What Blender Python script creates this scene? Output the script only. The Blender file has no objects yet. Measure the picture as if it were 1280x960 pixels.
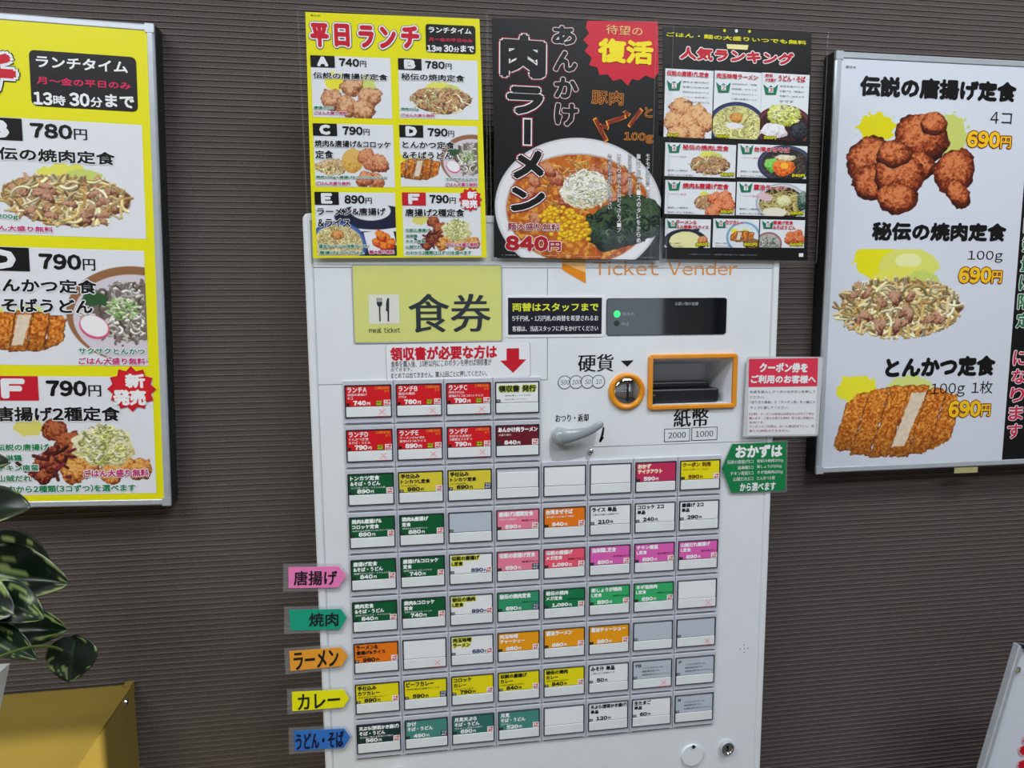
import bpy, bmesh, math, random
import numpy as np
from mathutils import Vector, Matrix
S = bpy.context.scene
COL = S.collection
U = 0.06           # one button pitch in metres
Z0 = 1.36          # height of the top button row

# ------------------------------------------------------------------ camera
F = 839.3
AX, AY, AZ = 0.1159, -0.1426, -0.0064
TX, TY, TZ = 1.4098, -1.5379, 13.5726
ca, sa, cb, sb, cc, sc = math.cos(AX), math.sin(AX), math.cos(AY), math.sin(AY), math.cos(AZ), math.sin(AZ)
Rx = np.array([[1, 0, 0], [0, ca, -sa], [0, sa, ca]]); Ry = np.array([[cb, 0, sb], [0, 1, 0], [-sb, 0, cb]])
Rz = np.array([[cc, -sc, 0], [sc, cc, 0], [0, 0, 1]])
R = Rz @ Rx @ Ry
def w2b(v): return Vector((v[0], v[2], -v[1]))
CAM = Vector((TX * U, -TZ * U, Z0 - TY * U))
cam_d = bpy.data.cameras.new('camera'); cam = bpy.data.objects.new('camera', cam_d); COL.objects.link(cam)
cr, cu, cbk = w2b(R[0]), -w2b(R[1]), -w2b(R[2])
m = Matrix((cr, cu, cbk)).transposed().to_4x4(); m.translation = CAM
cam.matrix_world = m
cam_d.sensor_width = 36; cam_d.lens = F * 36 / 1280; cam_d.clip_start = 0.02
S.camera = cam

# ------------------------------------------------------------------ world, sun, lamps, exposure
W = bpy.data.worlds.new('world'); S.world = W; W.use_nodes = True
wn = W.node_tree; wn.nodes.clear()
wo = wn.nodes.new('ShaderNodeOutputWorld'); wb = wn.nodes.new('ShaderNodeBackground')
wb.inputs['Color'].default_value = (0.74, 0.87, 1.0, 1); wb.inputs['Strength'].default_value = 5.0
wn.links.new(wb.outputs[0], wo.inputs[0])
sd = bpy.data.lights.new('sun', 'SUN'); sd.energy = 22.0; sd.angle = 0.003; sd.color = (1, .93, .78)
so = bpy.data.objects.new('sun', sd); COL.objects.link(so)
sdir = Vector((-0.68, 1.0, -0.2845)).normalized()
so.rotation_euler = sdir.to_track_quat('-Z', 'Y').to_euler()
S.view_settings.view_transform = 'Standard'; S.view_settings.look = 'None'
S.view_settings.gamma = 1; S.view_settings.exposure = -0.82
S.cycles.max_bounces = 8; S.cycles.transparent_max_bounces = 24
S.cycles.sample_clamp_indirect = 4.0
WALL_Y = 0.07
FRONT_Y = -3.4      # window wall behind the camera
WZ0, WZ1 = 0.85, 2.0

# ------------------------------------------------------------------ helpers
def lin(c):
    c = np.asarray(c, float)
    return np.where(c <= .04045, c / 12.92, ((c + .055) / 1.055) ** 2.4)
def at(px, py, d=0.0):
    """pixel of the photograph -> world point on the plane y = d"""
    v = w2b(R.T @ np.array([(px - 640) / F, (py - 480) / F, 1.0]))
    return CAM + v * ((d - CAM.y) / v.y)
def at_x(px, py, X):
    v = w2b(R.T @ np.array([(px - 640) / F, (py - 480) / F, 1.0]))
    return CAM + v * ((X - CAM.x) / v.x)
MATS = {}
def mat(name, rgb=None, rough=.5, metal=0, coat=0, emit=0, var=.03, scale=60, bump=0, spec=.5):
    if name in MATS: return MATS[name]
    m = bpy.data.materials.new(name); m.use_nodes = True
    nt = m.node_tree; b = nt.nodes['Principled BSDF']
    c = lin(np.array(rgb) / 255.)
    b.inputs['Base Color'].default_value = (*c, 1)
    b.inputs['Roughness'].default_value = rough; b.inputs['Metallic'].default_value = metal
    b.inputs['Coat Weight'].default_value = coat; b.inputs['Coat Roughness'].default_value = .06
    b.inputs['Specular IOR Level'].default_value = spec
    if var or bump:
        tc = nt.nodes.new('ShaderNodeTexCoord'); n = nt.nodes.new('ShaderNodeTexNoise'); n.inputs['Scale'].default_value = scale
        n.inputs['Detail'].default_value = 3
        nt.links.new(tc.outputs['Object'], n.inputs['Vector'])
        if var:
            r = nt.nodes.new('ShaderNodeValToRGB')
            r.color_ramp.elements[0].position = .3; r.color_ramp.elements[1].position = .7
            r.color_ramp.elements[0].color = (*(c * (1 - var * 2)), 1); r.color_ramp.elements[1].color = (*np.minimum(c * (1 + var), 1), 1)
            nt.links.new(n.outputs['Fac'], r.inputs[0]); nt.links.new(r.outputs[0], b.inputs['Base Color'])
        if bump:
            bp = nt.nodes.new('ShaderNodeBump'); bp.inputs['Strength'].default_value = bump; bp.inputs['Distance'].default_value = .002
            nt.links.new(n.outputs['Fac'], bp.inputs['Height']); nt.links.new(bp.outputs[0], b.inputs['Normal'])
    if emit:
        b.inputs['Emission Color'].default_value = (*c, 1); b.inputs['Emission Strength'].default_value = emit
    MATS[name] = m
    return m
def glass(name, tint, ior=1.45, rough=0.02, bump=0, milk=0):
    m = bpy.data.materials.new(name); m.use_nodes = True; nt = m.node_tree; nt.nodes.clear()
    o = nt.nodes.new('ShaderNodeOutputMaterial'); mx = nt.nodes.new('ShaderNodeMixShader')
    t = nt.nodes.new('ShaderNodeBsdfTransparent'); g = nt.nodes.new('ShaderNodeBsdfGlossy'); f = nt.nodes.new('ShaderNodeFresnel')
    ge = nt.nodes.new('ShaderNodeNewGeometry'); mr = nt.nodes.new('ShaderNodeMapRange'); mr.inputs['To Min'].default_value = ior; mr.inputs['To Max'].default_value = 1 / ior
    nt.links.new(ge.outputs['Backfacing'], mr.inputs['Value']); nt.links.new(mr.outputs[0], f.inputs[0])      # a thin sheet: same on both faces
    t.inputs[0].default_value = (*tint, 1); g.inputs['Roughness'].default_value = rough; f.inputs[0].default_value = ior
    if bump:
        tc = nt.nodes.new('ShaderNodeTexCoord'); n = nt.nodes.new('ShaderNodeTexNoise'); n.inputs['Scale'].default_value = 9; n.inputs['Detail'].default_value = 2
        nt.links.new(tc.outputs['Object'], n.inputs['Vector'])
        bp = nt.nodes.new('ShaderNodeBump'); bp.inputs['Strength'].default_value = bump; bp.inputs['Distance'].default_value = .01
        nt.links.new(n.outputs['Fac'], bp.inputs['Height']); nt.links.new(bp.outputs[0], g.inputs['Normal'])
    nt.links.new(f.outputs[0], mx.inputs[0]); 
    if milk:
        df = nt.nodes.new('ShaderNodeBsdfDiffuse'); df.inputs[0].default_value = (.75, .76, .78, 1); m2 = nt.nodes.new('ShaderNodeMixShader'); m2.inputs[0].default_value = milk
        nt.links.new(t.outputs[0], m2.inputs[1]); nt.links.new(df.outputs[0], m2.inputs[2]); t = m2
    nt.links.new(t.outputs[0], mx.inputs[1]); nt.links.new(g.outputs[0], mx.inputs[2]); nt.links.new(mx.outputs[0], o.inputs[0])
    MATS[name] = m
    return m
def ink(rgb):
    """flat printing ink on card"""
    n = 'ink_%02x%02x%02x' % tuple(rgb)
    return mat(n, rgb, rough=.4, var=0, coat=.04, spec=.35)

# text: glyph outlines of the built-in font, kept per string
TS = bpy.data.scenes.new('lettering_workspace'); TC = {}
def glyph(ch):
    if ch in TC: return TC[ch]
    g = chr(ord(ch) + 0xFEE0) if 33 <= ord(ch) <= 126 else ch      # full-width forms share the sans design of the kanji
    c = bpy.data.curves.new('t', 'FONT'); c.body = g; c.resolution_u = 2
    o = bpy.data.objects.new('t', c); TS.collection.objects.link(o)
    vl = TS.view_layers[0]; vl.update()
    me = bpy.data.meshes.new_from_object(o.evaluated_get(vl.depsgraph))
    v = np.array([x.co[:2] for x in me.vertices]) if len(me.vertices) else np.zeros((0, 2))
    f = [tuple(p.vertices) for p in me.polygons]
    bpy.data.objects.remove(o); bpy.data.meshes.remove(me); bpy.data.curves.remove(c)
    if g != ch and len(v):
        w = v[:, 0].max() - v[:, 0].min(); v[:, 0] += .045 - v[:, 0].min(); adv = w + .09
    else: adv = 1.0
    TC[ch] = (v, f, adv); return TC[ch]
def glyphs(s, bold):
    if (s, 0) in TC: return TC[(s, 0)]
    x = 0; V = []; Fc = []; n = 0
    for ch in s:
        if ch == ' ': x += .4; continue
        v, f, adv = glyph(ch)
        if len(v): V.append(v + np.array([x, 0])); Fc += [tuple(n + i for i in p) for p in f]; n += len(v)
        x += adv
    v = np.concatenate(V); mn, mx = v.min(0), v.max(0)
    TC[(s, 0)] = ((v - mn) / np.maximum(mx - mn, 1e-6), Fc)
    return TC[(s, 0)]

class MB:
    """collects faces in a plane-local frame: (u, v) in the plane, h = height towards the viewer"""
    def __init__(s, frame=None): s.v = []; s.f = []; s.m = []; s.mats = []; s.fr = frame; s.col = None
    def mi(s, m):
        if m not in s.mats: s.mats.append(m)
        return s.mats.index(m)
    def add(s, vs, fs, m):
        o = len(s.v); s.v += [tuple(map(float, x)) for x in vs]; i = s.mi(m)
        for f in fs: s.f.append(tuple(o + a for a in f)); s.m.append(i)
    def poly(s, p, h, m):                       # p: (u, v) list, any winding
        a = sum(p[i][0] * p[(i + 1) % len(p)][1] - p[(i + 1) % len(p)][0] * p[i][1] for i in range(len(p)))
        if a < 0: p = p[::-1]
        s.add([(u, -h, v) for u, v in p], [tuple(range(len(p)))], m)
    def prism(s, p, h0, h1, m, m_side=None):
        a = sum(p[i][0] * p[(i + 1) % len(p)][1] - p[(i + 1) % len(p)][0] * p[i][1] for i in range(len(p)))
        if a < 0: p = p[::-1]
        n = len(p)
        s.add([(u, -h1, v) for u, v in p], [tuple(range(n))], m)
        s.add([(u, -h0, v) for u, v in p], [tuple(range(n))[::-1]], m)
        s.add([(u, -h0, v) for u, v in p] + [(u, -h1, v) for u, v in p], [(i, (i + 1) % n, n + (i + 1) % n, n + i) for i in range(n)], m_side or m)
    def box(s, u0, v0, u1, v1, h0, h1, m, bev=0, m_side=None):
        if bev: s.rbox(u0, v0, u1, v1, h0, h1, m, bev); return
        s.prism([(u0, v0), (u1, v0), (u1, v1), (u0, v1)], h0, h1, m, m_side)
    def rbox(s, u0, v0, u1, v1, h0, h1, m, r, seg=4, ch=None):
        u0, u1 = sorted((u0, u1)); v0, v1 = sorted((v0, v1))
        ch = min(r, (h1 - h0)) * .6 if ch is None else ch
        def ring(d, h):
            rr = max(r - d, 1e-5); P = []
            for (cx, cy, a0) in ((u1 - r, v0 + r, -90), (u1 - r, v1 - r, 0), (u0 + r, v1 - r, 90), (u0 + r, v0 + r, 180)):
                for k in range(seg + 1):
                    a = math.radians(a0 + 90 * k / seg); P.append((cx + rr * math.cos(a), -h, cy + rr * math.sin(a)))
            return P
        rings = [ring(0, h0), ring(0, h1 - ch), ring(ch * .3, h1 - ch * .3), ring(ch, h1)]
        n = len(rings[0]); V = sum(rings, []); Fc = []
        for k in range(3):
            for i in range(n): j = (i + 1) % n; Fc.append((k * n + i, k * n + j, (k + 1) * n + j, (k + 1) * n + i))
        Fc.append(tuple(range(3 * n, 4 * n))); Fc.append(tuple(range(n))[::-1])
        s.add(V, Fc, m)
    def frame_(s, u0, v0, u1, v1, t, h0, h1, m, r=0, seg=4, ti=None):   # rectangular ring, flat section with chamfer
        u0, u1 = sorted((u0, u1)); v0, v1 = sorted((v0, v1))
        def ring(d, h):
            rr = max(r - d, 1e-4); P = []
            a_, b_, c_, e_ = u0 + d, v0 + d, u1 - d, v1 - d
            for (cx, cy, a0) in ((c_ - rr, b_ + rr, -90), (c_ - rr, e_ - rr, 0), (a_ + rr, e_ - rr, 90), (a_ + rr, b_ + rr, 180)):
                for k in range(seg + 1):
                    a = math.radians(a0 + 90 * k / seg); P.append((cx + rr * math.cos(a), -h, cy + rr * math.sin(a)))
            return P
        q = t * .2
        rings = [ring(0, h0), ring(0, h1 - q), ring(q, h1), ring(t - q, h1), ring(t, h1 - q), ring(t, h0)]
        n = len(rings[0]); V = sum(rings, []); Fc = []
        for k in range(5):
            for i in range(n): j = (i + 1) % n; Fc.append((k * n + i, k * n + j, (k + 1) * n + j, (k + 1) * n + i))
        s.add(V, Fc, m)
    def disc(s, cu_, cv_, r, h0, h1, m, seg=28, dome=0):
        P = [(cu_ + r * math.cos(2 * math.pi * i / seg), cv_ + r * math.sin(2 * math.pi * i / seg)) for i in range(seg)]
        if not dome: s.prism(P, h0, h1, m); return
        V = [(u, -h0, v) for u, v in P]; Fc = []
        K = 5
        for k in range(1, K + 1):
            a = math.pi / 2 * k / (K + .001); q = math.cos(a) if k < K else .02
            V += [(cu_ + (u - cu_) * q, -(h1 + dome * math.sin(a)), cv_ + (v - cv_) * q) for u, v in P]
        for k in range(K):
            for i in range(seg): j = (i + 1) % seg; Fc.append((k * seg + i, k * seg + j, (k + 1) * seg + j, (k + 1) * seg + i))
        Fc.append(tuple(range(K * seg, K * seg + seg)))
        s.add(V, Fc, m)
    def ring3(s, cu_, cv_, r0, r1, h0, h1, m, seg=36):   # round torus-like ring between radii
        sec = [(r1, h0), (r1, h0 + (h1 - h0) * .6), (r1 - (r1 - r0) * .25, h1), (r0 + (r1 - r0) * .25, h1), (r0, h0 + (h1 - h0) * .6), (r0, h0 - .002)]
        V = []; Fc = []
        for (r, h) in sec:
            V += [(cu_ + r * math.cos(2 * math.pi * i / seg), -h, cv_ + r * math.sin(2 * math.pi * i / seg)) for i in range(seg)]
        for k in range(len(sec) - 1):
            for i in range(seg): j = (i + 1) % seg; Fc.append((k * seg + i, k * seg + j, (k + 1) * seg + j, (k + 1) * seg + i))
        s.add(V, Fc, m)
    def uv(s, p): return s.fr.L(*p)
    def pquad(s, ps, h, m): s.poly([s.uv(p) for p in ps], h, m)
    def prect(s, x0, y0, x1, y1, h, m):                  # pixel TL, BR -> rectangle in the thing's own frame
        (a, b), (c, d) = s.uv((x0, y0)), s.uv((x1, y1)); s.poly([(a, b), (c, b), (c, d), (a, d)], h, m)
    def textl(s, t, a, b, c, d, h, m, bold=.012, out=None, italic=0):   # local TL (a,b), BR (c,d)
        v, f = glyphs(t, min(bold, 0)); w = c - a; hh = b - d
        rb = max(bold, 0) * hh * 1.75
        a += rb * .7; w -= 1.4 * rb; d += rb * .7; hh -= 1.4 * rb
        P = np.empty((len(v), 3)); P[:, 0] = a + v[:, 0] * w + italic * v[:, 1] * hh; P[:, 2] = d + v[:, 1] * hh; P[:, 1] = -h
        if rb > 0:
            kk = 6 if bold >= .03 else 4 if bold >= .015 else 2
            for k in range(kk):
                an = 2 * math.pi * (k + (.0 if kk == 2 else .5)) / kk; Q = P.copy(); Q[:, 0] += rb * math.cos(an); Q[:, 2] += rb * math.sin(an); Q[:, 1] = -(h - 2e-6 * (k + 1))
                s.add(Q.tolist(), f, m)
        if out:
            r, mo = out; r += rb * .8
            for k in range(10):
                an = 2 * math.pi * k / 10; Q = P.copy(); Q[:, 0] += r * math.cos(an); Q[:, 2] += r * math.sin(an); Q[:, 1] = -(h - .00012 - k * 2e-6)
                s.add(Q.tolist(), f, mo)
        s.add(P.tolist(), f, m)
    def text(s, t, x0, y0, x1, y1, h, m, bold=.012, out=None, italic=0):
        (a, b), (c, d) = s.uv((x0, y0)), s.uv((x1, y1)); s.textl(t, a, b, c, d, h, m, bold, out, italic)
    def build(s, name, parent=None, smooth=False, label=None):
        me = bpy.data.meshes.new(name); me.from_pydata(s.v, [], s.f)
        for m in s.mats: me.materials.append(m)
        me.polygons.foreach_set('material_index', s.m)
        if smooth: me.polygons.foreach_set('use_smooth', [True] * len(me.polygons))
        me.update()
        o = bpy.data.objects.new(name, me); COL.objects.link(o)
        if parent: o.parent = parent
        if label: o['label'] = label
        return o
class Frame:
    """plane at depth d, origin at pixel p0, u axis towards pixel p1"""
    def __init__(s, p0, p1, d):
        s.d = d; s.o = at(*p0, d); q = at(*p1, d) - s.o; s.th = math.atan2(q.z, q.x)
    def L(s, px, py):
        q = at(px, py, s.d) - s.o; c, n = math.cos(s.th), math.sin(s.th)
        return (q.x * c + q.z * n, -q.x * n + q.z * c)
    def root(s, name, label, cat, group=None):
        o = bpy.data.objects.new(name, None); COL.objects.link(o); o.empty_display_size = .05
        o.location = s.o; o.rotation_euler = (0, -s.th, 0); tag(o, label, cat, group); return o
class Norm:
    """frame that maps pixels of one poster through normalised coordinates onto a plate w x h"""
    def __init__(s, src, tl, br, w, h, u0=0, v0=0):
        s.src = src; s.a = src.L(*tl); s.b = src.L(*br); s.w = w; s.h = h; s.u0 = u0; s.v0 = v0
    def L(s, px, py):
        q = s.src.L(px, py)
        return (s.u0 + (q[0] - s.a[0]) / (s.b[0] - s.a[0]) * s.w, s.v0 - (q[1] - s.a[1]) / (s.b[1] - s.a[1]) * s.h)
def tag(o, label, cat, group=None):
    o['label'] = label; o['category'] = cat
    if group: o['group'] = group
def struct(o): o['kind'] = 'structure'; return o
def plain(name, vs, fs, m, parent=None, smooth=False):
    b = MB(); b.add(vs, fs, m); return b.build(name, parent, smooth)
def wbox(b, x0, y0, z0, x1, y1, z1, m):
    b.add([(x0, y0, z0), (x1, y0, z0), (x1, y1, z0), (x0, y1, z0), (x0, y0, z1), (x1, y0, z1), (x1, y1, z1), (x0, y1, z1)],
          [(0, 3, 2, 1), (4, 5, 6, 7), (0, 1, 5, 4), (1, 2, 6, 5), (2, 3, 7, 6), (3, 0, 4, 7)], m)

# ------------------------------------------------------------------ materials
WHITE = (236, 238, 240)
m_body = mat('machine_white_enamel', (226, 231, 236), rough=.32, coat=.25, var=.012, scale=25)
m_bez = mat('button_bezel_plastic', (196, 199, 210), rough=.4, var=.02)
m_groove = mat('dark_groove', (60, 64, 78), rough=.6, var=0)
m_seam = mat('panel_seam', (168, 172, 178), rough=.6, var=0)
m_dark = mat('button_window_border', (42, 44, 54), rough=.35, var=0)
m_strip = mat('clear_button_strip', (232, 238, 240), rough=.25, coat=.5, var=.02)
m_alu = mat('brushed_aluminium', (206, 214, 224), rough=.3, metal=.45, var=.03)
m_aluD = mat('frame_side_dark', (34, 38, 38), rough=.5, var=.05)
m_chrome = mat('chrome', (225, 228, 232), rough=.07, metal=1, var=0)
m_orange = mat('orange_bezel', (228, 146, 22), rough=.35, coat=.4, var=.04)
m_black = mat('black_plastic', (20, 22, 26), rough=.3, var=0)
m_lever = mat('grey_lever_plastic', (150, 160, 165), rough=.22, coat=.6, var=.02)
m_recess = mat('lever_recess', (196, 200, 206), rough=.4, var=.01)
m_lam = glass('clear_laminate', (.99, .995, .995), ior=1.30, rough=.04, bump=.05)
m_lamedge = glass('laminate_margin', (.97, .97, .98), ior=1.4, rough=.08, milk=.09)
m_pane = glass('window_glass', (.96, .97, .97), ior=1.5, rough=0)
K = ink((12, 12, 15)); WI = ink((238, 240, 243)); RED = ink((200, 24, 46)); YEL = ink((232, 226, 18)); MAG = ink((196, 30, 110)); GRN = ink((20, 130, 80))
CARD = ink((232, 235, 240))
DRK = ink((22, 21, 23))
pp = bpy.data.materials.new('printed_food_photo'); pp.use_nodes = True
_a = pp.node_tree.nodes.new('ShaderNodeVertexColor'); _a.layer_name = 'print'
_b = pp.node_tree.nodes['Principled BSDF']; _b.inputs['Roughness'].default_value = .4; _b.inputs['Specular IOR Level'].default_value = .35; _b.inputs['Coat Weight'].default_value = .04; _b.inputs['Coat Roughness'].default_value = .06
pp.node_tree.links.new(_a.outputs[0], _b.inputs['Base Color'])

# ------------------------------------------------------------------ the room
def wall_material():
    m = bpy.data.materials.new('ribbed_fabric_wallpaper'); m.use_nodes = True; nt = m.node_tree; b = nt.nodes['Principled BSDF']
    b.inputs['Roughness'].default_value = .85; b.inputs['Specular IOR Level'].default_value = .2
    tc = nt.nodes.new('ShaderNodeTexCoord'); mp = nt.nodes.new('ShaderNodeMapping'); mp.inputs['Scale'].default_value = (700, 700, 900)
    n = nt.nodes.new('ShaderNodeTexNoise'); n.inputs['Scale'].default_value = 1; n.inputs['Detail'].default_value = 2
    r = nt.nodes.new('ShaderNodeValToRGB'); r.color_ramp.elements[0].position = .3; r.color_ramp.elements[1].position = .72
    r.color_ramp.elements[0].color = (*lin(np.array((66, 60, 58)) / 255.), 1); r.color_ramp.elements[1].color = (*lin(np.array((104, 96, 93)) / 255.), 1)
    bp = nt.nodes.new('ShaderNodeBump'); bp.inputs['Strength'].default_value = .6; bp.inputs['Distance'].default_value = .0008
    L = nt.links.new
    L(tc.outputs['Object'], mp.inputs[0]); L(mp.outputs[0], n.inputs['Vector']); L(n.outputs['Fac'], r.inputs[0]); L(r.outputs[0], b.inputs['Base Color'])
    L(n.outputs['Fac'], bp.inputs['Height']); L(bp.outputs[0], b.inputs['Normal'])
    return m
m_wall = wall_material()
m_rib = mat('wallpaper_rib', (122, 114, 110), rough=.8, var=.12, scale=900)  # lighter than the wallpaper: light on the rib edges put into the colour
RX0, RX1, RH = -2.6, 2.4, 2.75
rng = random.Random(3)
b = MB(); pitch = .0071; nrib = int(RH / pitch); xs = np.linspace(RX0, RX1, 126)
V = []; rows = []
wob = np.array([rng.uniform(-1, 1) for _ in xs])
prof = [(0.0, 0, 0), (.60, .0001, 0), (.66, .0010, 1), (.78, .0012, 1), (.85, .0001, 0)]
for k in range(nrib + 1):
    wob = .8 * wob + .4 * np.array([rng.uniform(-1, 1) for _ in xs])
    for (q, dy, _) in prof:
        rows.append([(x, WALL_Y - dy, min((k + q) * pitch + .00022 * w, RH)) for x, w in zip(xs, wob)])
V = [p for r_ in rows for p in r_]; n = len(xs)
iw, ir = b.mi(m_wall), b.mi(m_rib); b.v = V
for k in range(len(rows) - 1):
    rib = prof[k % 5][2] and prof[(k + 1) % 5][2]
    for i in range(n - 1):
        b.f.append((k * n + i, k * n + i + 1, (k + 1) * n + i + 1, (k + 1) * n + i)); b.m.append(ir if rib else iw)
struct(b.build('wall_back'))
m_floor = mat('floor_vinyl', (70, 64, 60), rough=.45, var=.06, scale=8)
m_ceil = mat('ceiling_board', (150, 148, 144), rough=.9, var=.02)
m_side = mat('side_wall_paint', (150, 142, 132), rough=.8, var=.03, scale=10)
def slab(name, m, *bx):
    b = MB(); wbox(b, *bx, m); return struct(b.build(name))
slab('floor', m_floor, RX0, FRONT_Y, -.05, RX1, WALL_Y + .1, 0)
slab('ceiling', m_ceil, RX0, FRONT_Y, RH, RX1, WALL_Y + .1, RH + .05)
slab('wall_left', m_side, RX0 - .1, FRONT_Y, 0, RX0, WALL_Y + .1, RH)
slab('wall_right', m_side, RX1, FRONT_Y, 0, RX1 + .1, WALL_Y + .1, RH)
WX0, WX1 = -2.3, 2.1
b = MB()
for bx in ((RX0, FRONT_Y - .12, 0, RX1, FRONT_Y, WZ0), (RX0, FRONT_Y - .12, WZ1, RX1, FRONT_Y, RH), (RX0, FRONT_Y - .12, WZ0, WX0, FRONT_Y, WZ1), (WX1, FRONT_Y - .12, WZ0, RX1, FRONT_Y, WZ1)):
    wbox(b, *bx, m_side)
struct(b.build('wall_front'))
wroot = bpy.data.objects.new('window_1', None); COL.objects.link(wroot); struct(wroot); wroot.location = (0, FRONT_Y - .06, WZ0)
b = MB(); nm = 4
for k in range(nm + 1):
    x = WX0 + (WX1 - WX0) * k / nm; wbox(b, x - .03, -.03, 0, x + .03, .03, WZ1 - WZ0, m_aluD)
for z in (0, .0 + (WZ1 - WZ0) * .72, WZ1 - WZ0 - .05): wbox(b, WX0, -.028, z, WX1, .028, z + .05, m_aluD)
b.build('window_frame', wroot)
for k in range(nm):
    b = MB(); x0 = WX0 + (WX1 - WX0) * k / nm + .03; x1 = WX0 + (WX1 - WX0) * (k + 1) / nm - .03
    b.add([(x0, 0, .05), (x1, 0, .05), (x1, 0, WZ1 - WZ0 - .05), (x0, 0, WZ1 - WZ0 - .05)], [(0, 1, 2, 3)], m_pane); b.build('pane', wroot)
pl = bpy.data.lights.new('window_portal', 'AREA'); pl.shape = 'RECTANGLE'; pl.size = WX1 - WX0; pl.size_y = WZ1 - WZ0; pl.cycles.is_portal = True
po = bpy.data.objects.new('window_portal', pl); COL.objects.link(po); po.location = ((WX0 + WX1) / 2, FRONT_Y + .01, (WZ0 + WZ1) / 2); po.rotation_euler = (math.radians(90), 0, 0)
# street outside the window; unseen blocks added to darken reflections, with a bright gap
b = MB(); wbox(b, -14, -16, -.2, 14, FRONT_Y - .14, -.1, mat('street_asphalt', (96, 96, 98), rough=.9, var=.08, scale=3)); struct(b.build('floor_street'))
m_far = mat('reflection_block_render', (120, 112, 104), rough=.9, var=.08, scale=1.5)
for k, (x0, x1, hgt) in enumerate(((-22, 4.8, 4.6), (7.6, 28, 4.2))):
    b = MB(); wbox(b, x0, -19, -.1, x1, -16, hgt, m_far); struct(b.build('wall_reflection_block'))
# unseen ceiling lamps, added to bring the room up to brightness
m_diff = mat('added_light_diffuser', (255, 250, 242), emit=3.0, var=0)
LAMP_W = 30
for i, (lx, ly) in enumerate(((-1.1, -1.5), (0.9, -1.5), (-1.1, -.75), (0.9, -.75))):
    r = bpy.data.objects.new('added_ceiling_light', None); COL.objects.link(r); r.location = (lx, ly, RH)
    tag(r, ['added flat white ceiling light in mid room on the left', 'added flat white ceiling light in mid room on the right', 'added flat white ceiling light near the ribbed wall on the left', 'added flat white ceiling light near the ribbed wall on the right'][i], 'lamp', 'added ceiling lights')
    b = MB(); wbox(b, -.62, -.16, -.05, .62, .16, 0, m_ceil); b.build('lamp_housing', r)
    b = MB(); wbox(b, -.6, -.14, -.056, .6, .14, -.05, m_diff); b.build('diffuser', r)
    ld = bpy.data.lights.new('added_light_lamp', 'AREA'); ld.shape = 'RECTANGLE'; ld.size = 1.2; ld.size_y = .28; ld.energy = LAMP_W; ld.color = (.91, .955, 1)
    lo = bpy.data.objects.new('added_light_source', ld); COL.objects.link(lo); lo.parent = r; lo.location = (0, 0, -.06)

# ------------------------------------------------------------------ printed food pictures (small painter on a colour grid)
NR = np.random.RandomState(11)
def vnoise(h, w, sc, seed, oct=3):
    out = np.zeros((h, w)); amp = 1; tot = 0
    for o in range(oct):
        s_ = max(sc / 2 ** o, 1.01); r = np.random.RandomState(seed * 7 + o)
        gh, gw = int(h / s_) + 3, int(w / s_) + 3; g = r.rand(gh, gw)
        y = np.arange(h) / s_; x = np.arange(w) / s_; yi = y.astype(int); xi = x.astype(int)
        fy = (y - yi)[:, None]; fx = (x - xi)[None]; fy = fy * fy * (3 - 2 * fy); fx = fx * fx * (3 - 2 * fx)
        a = g[yi][:, xi]; b_ = g[yi][:, xi + 1]; c = g[yi + 1][:, xi]; d = g[yi + 1][:, xi + 1]
        out += amp * ((a * (1 - fx) + b_ * fx) * (1 - fy) + (c * (1 - fx) + d * fx) * fy); tot += amp; amp *= .55
    return out / tot
C_ = lambda *c: np.array(c, float) / 255
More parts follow.
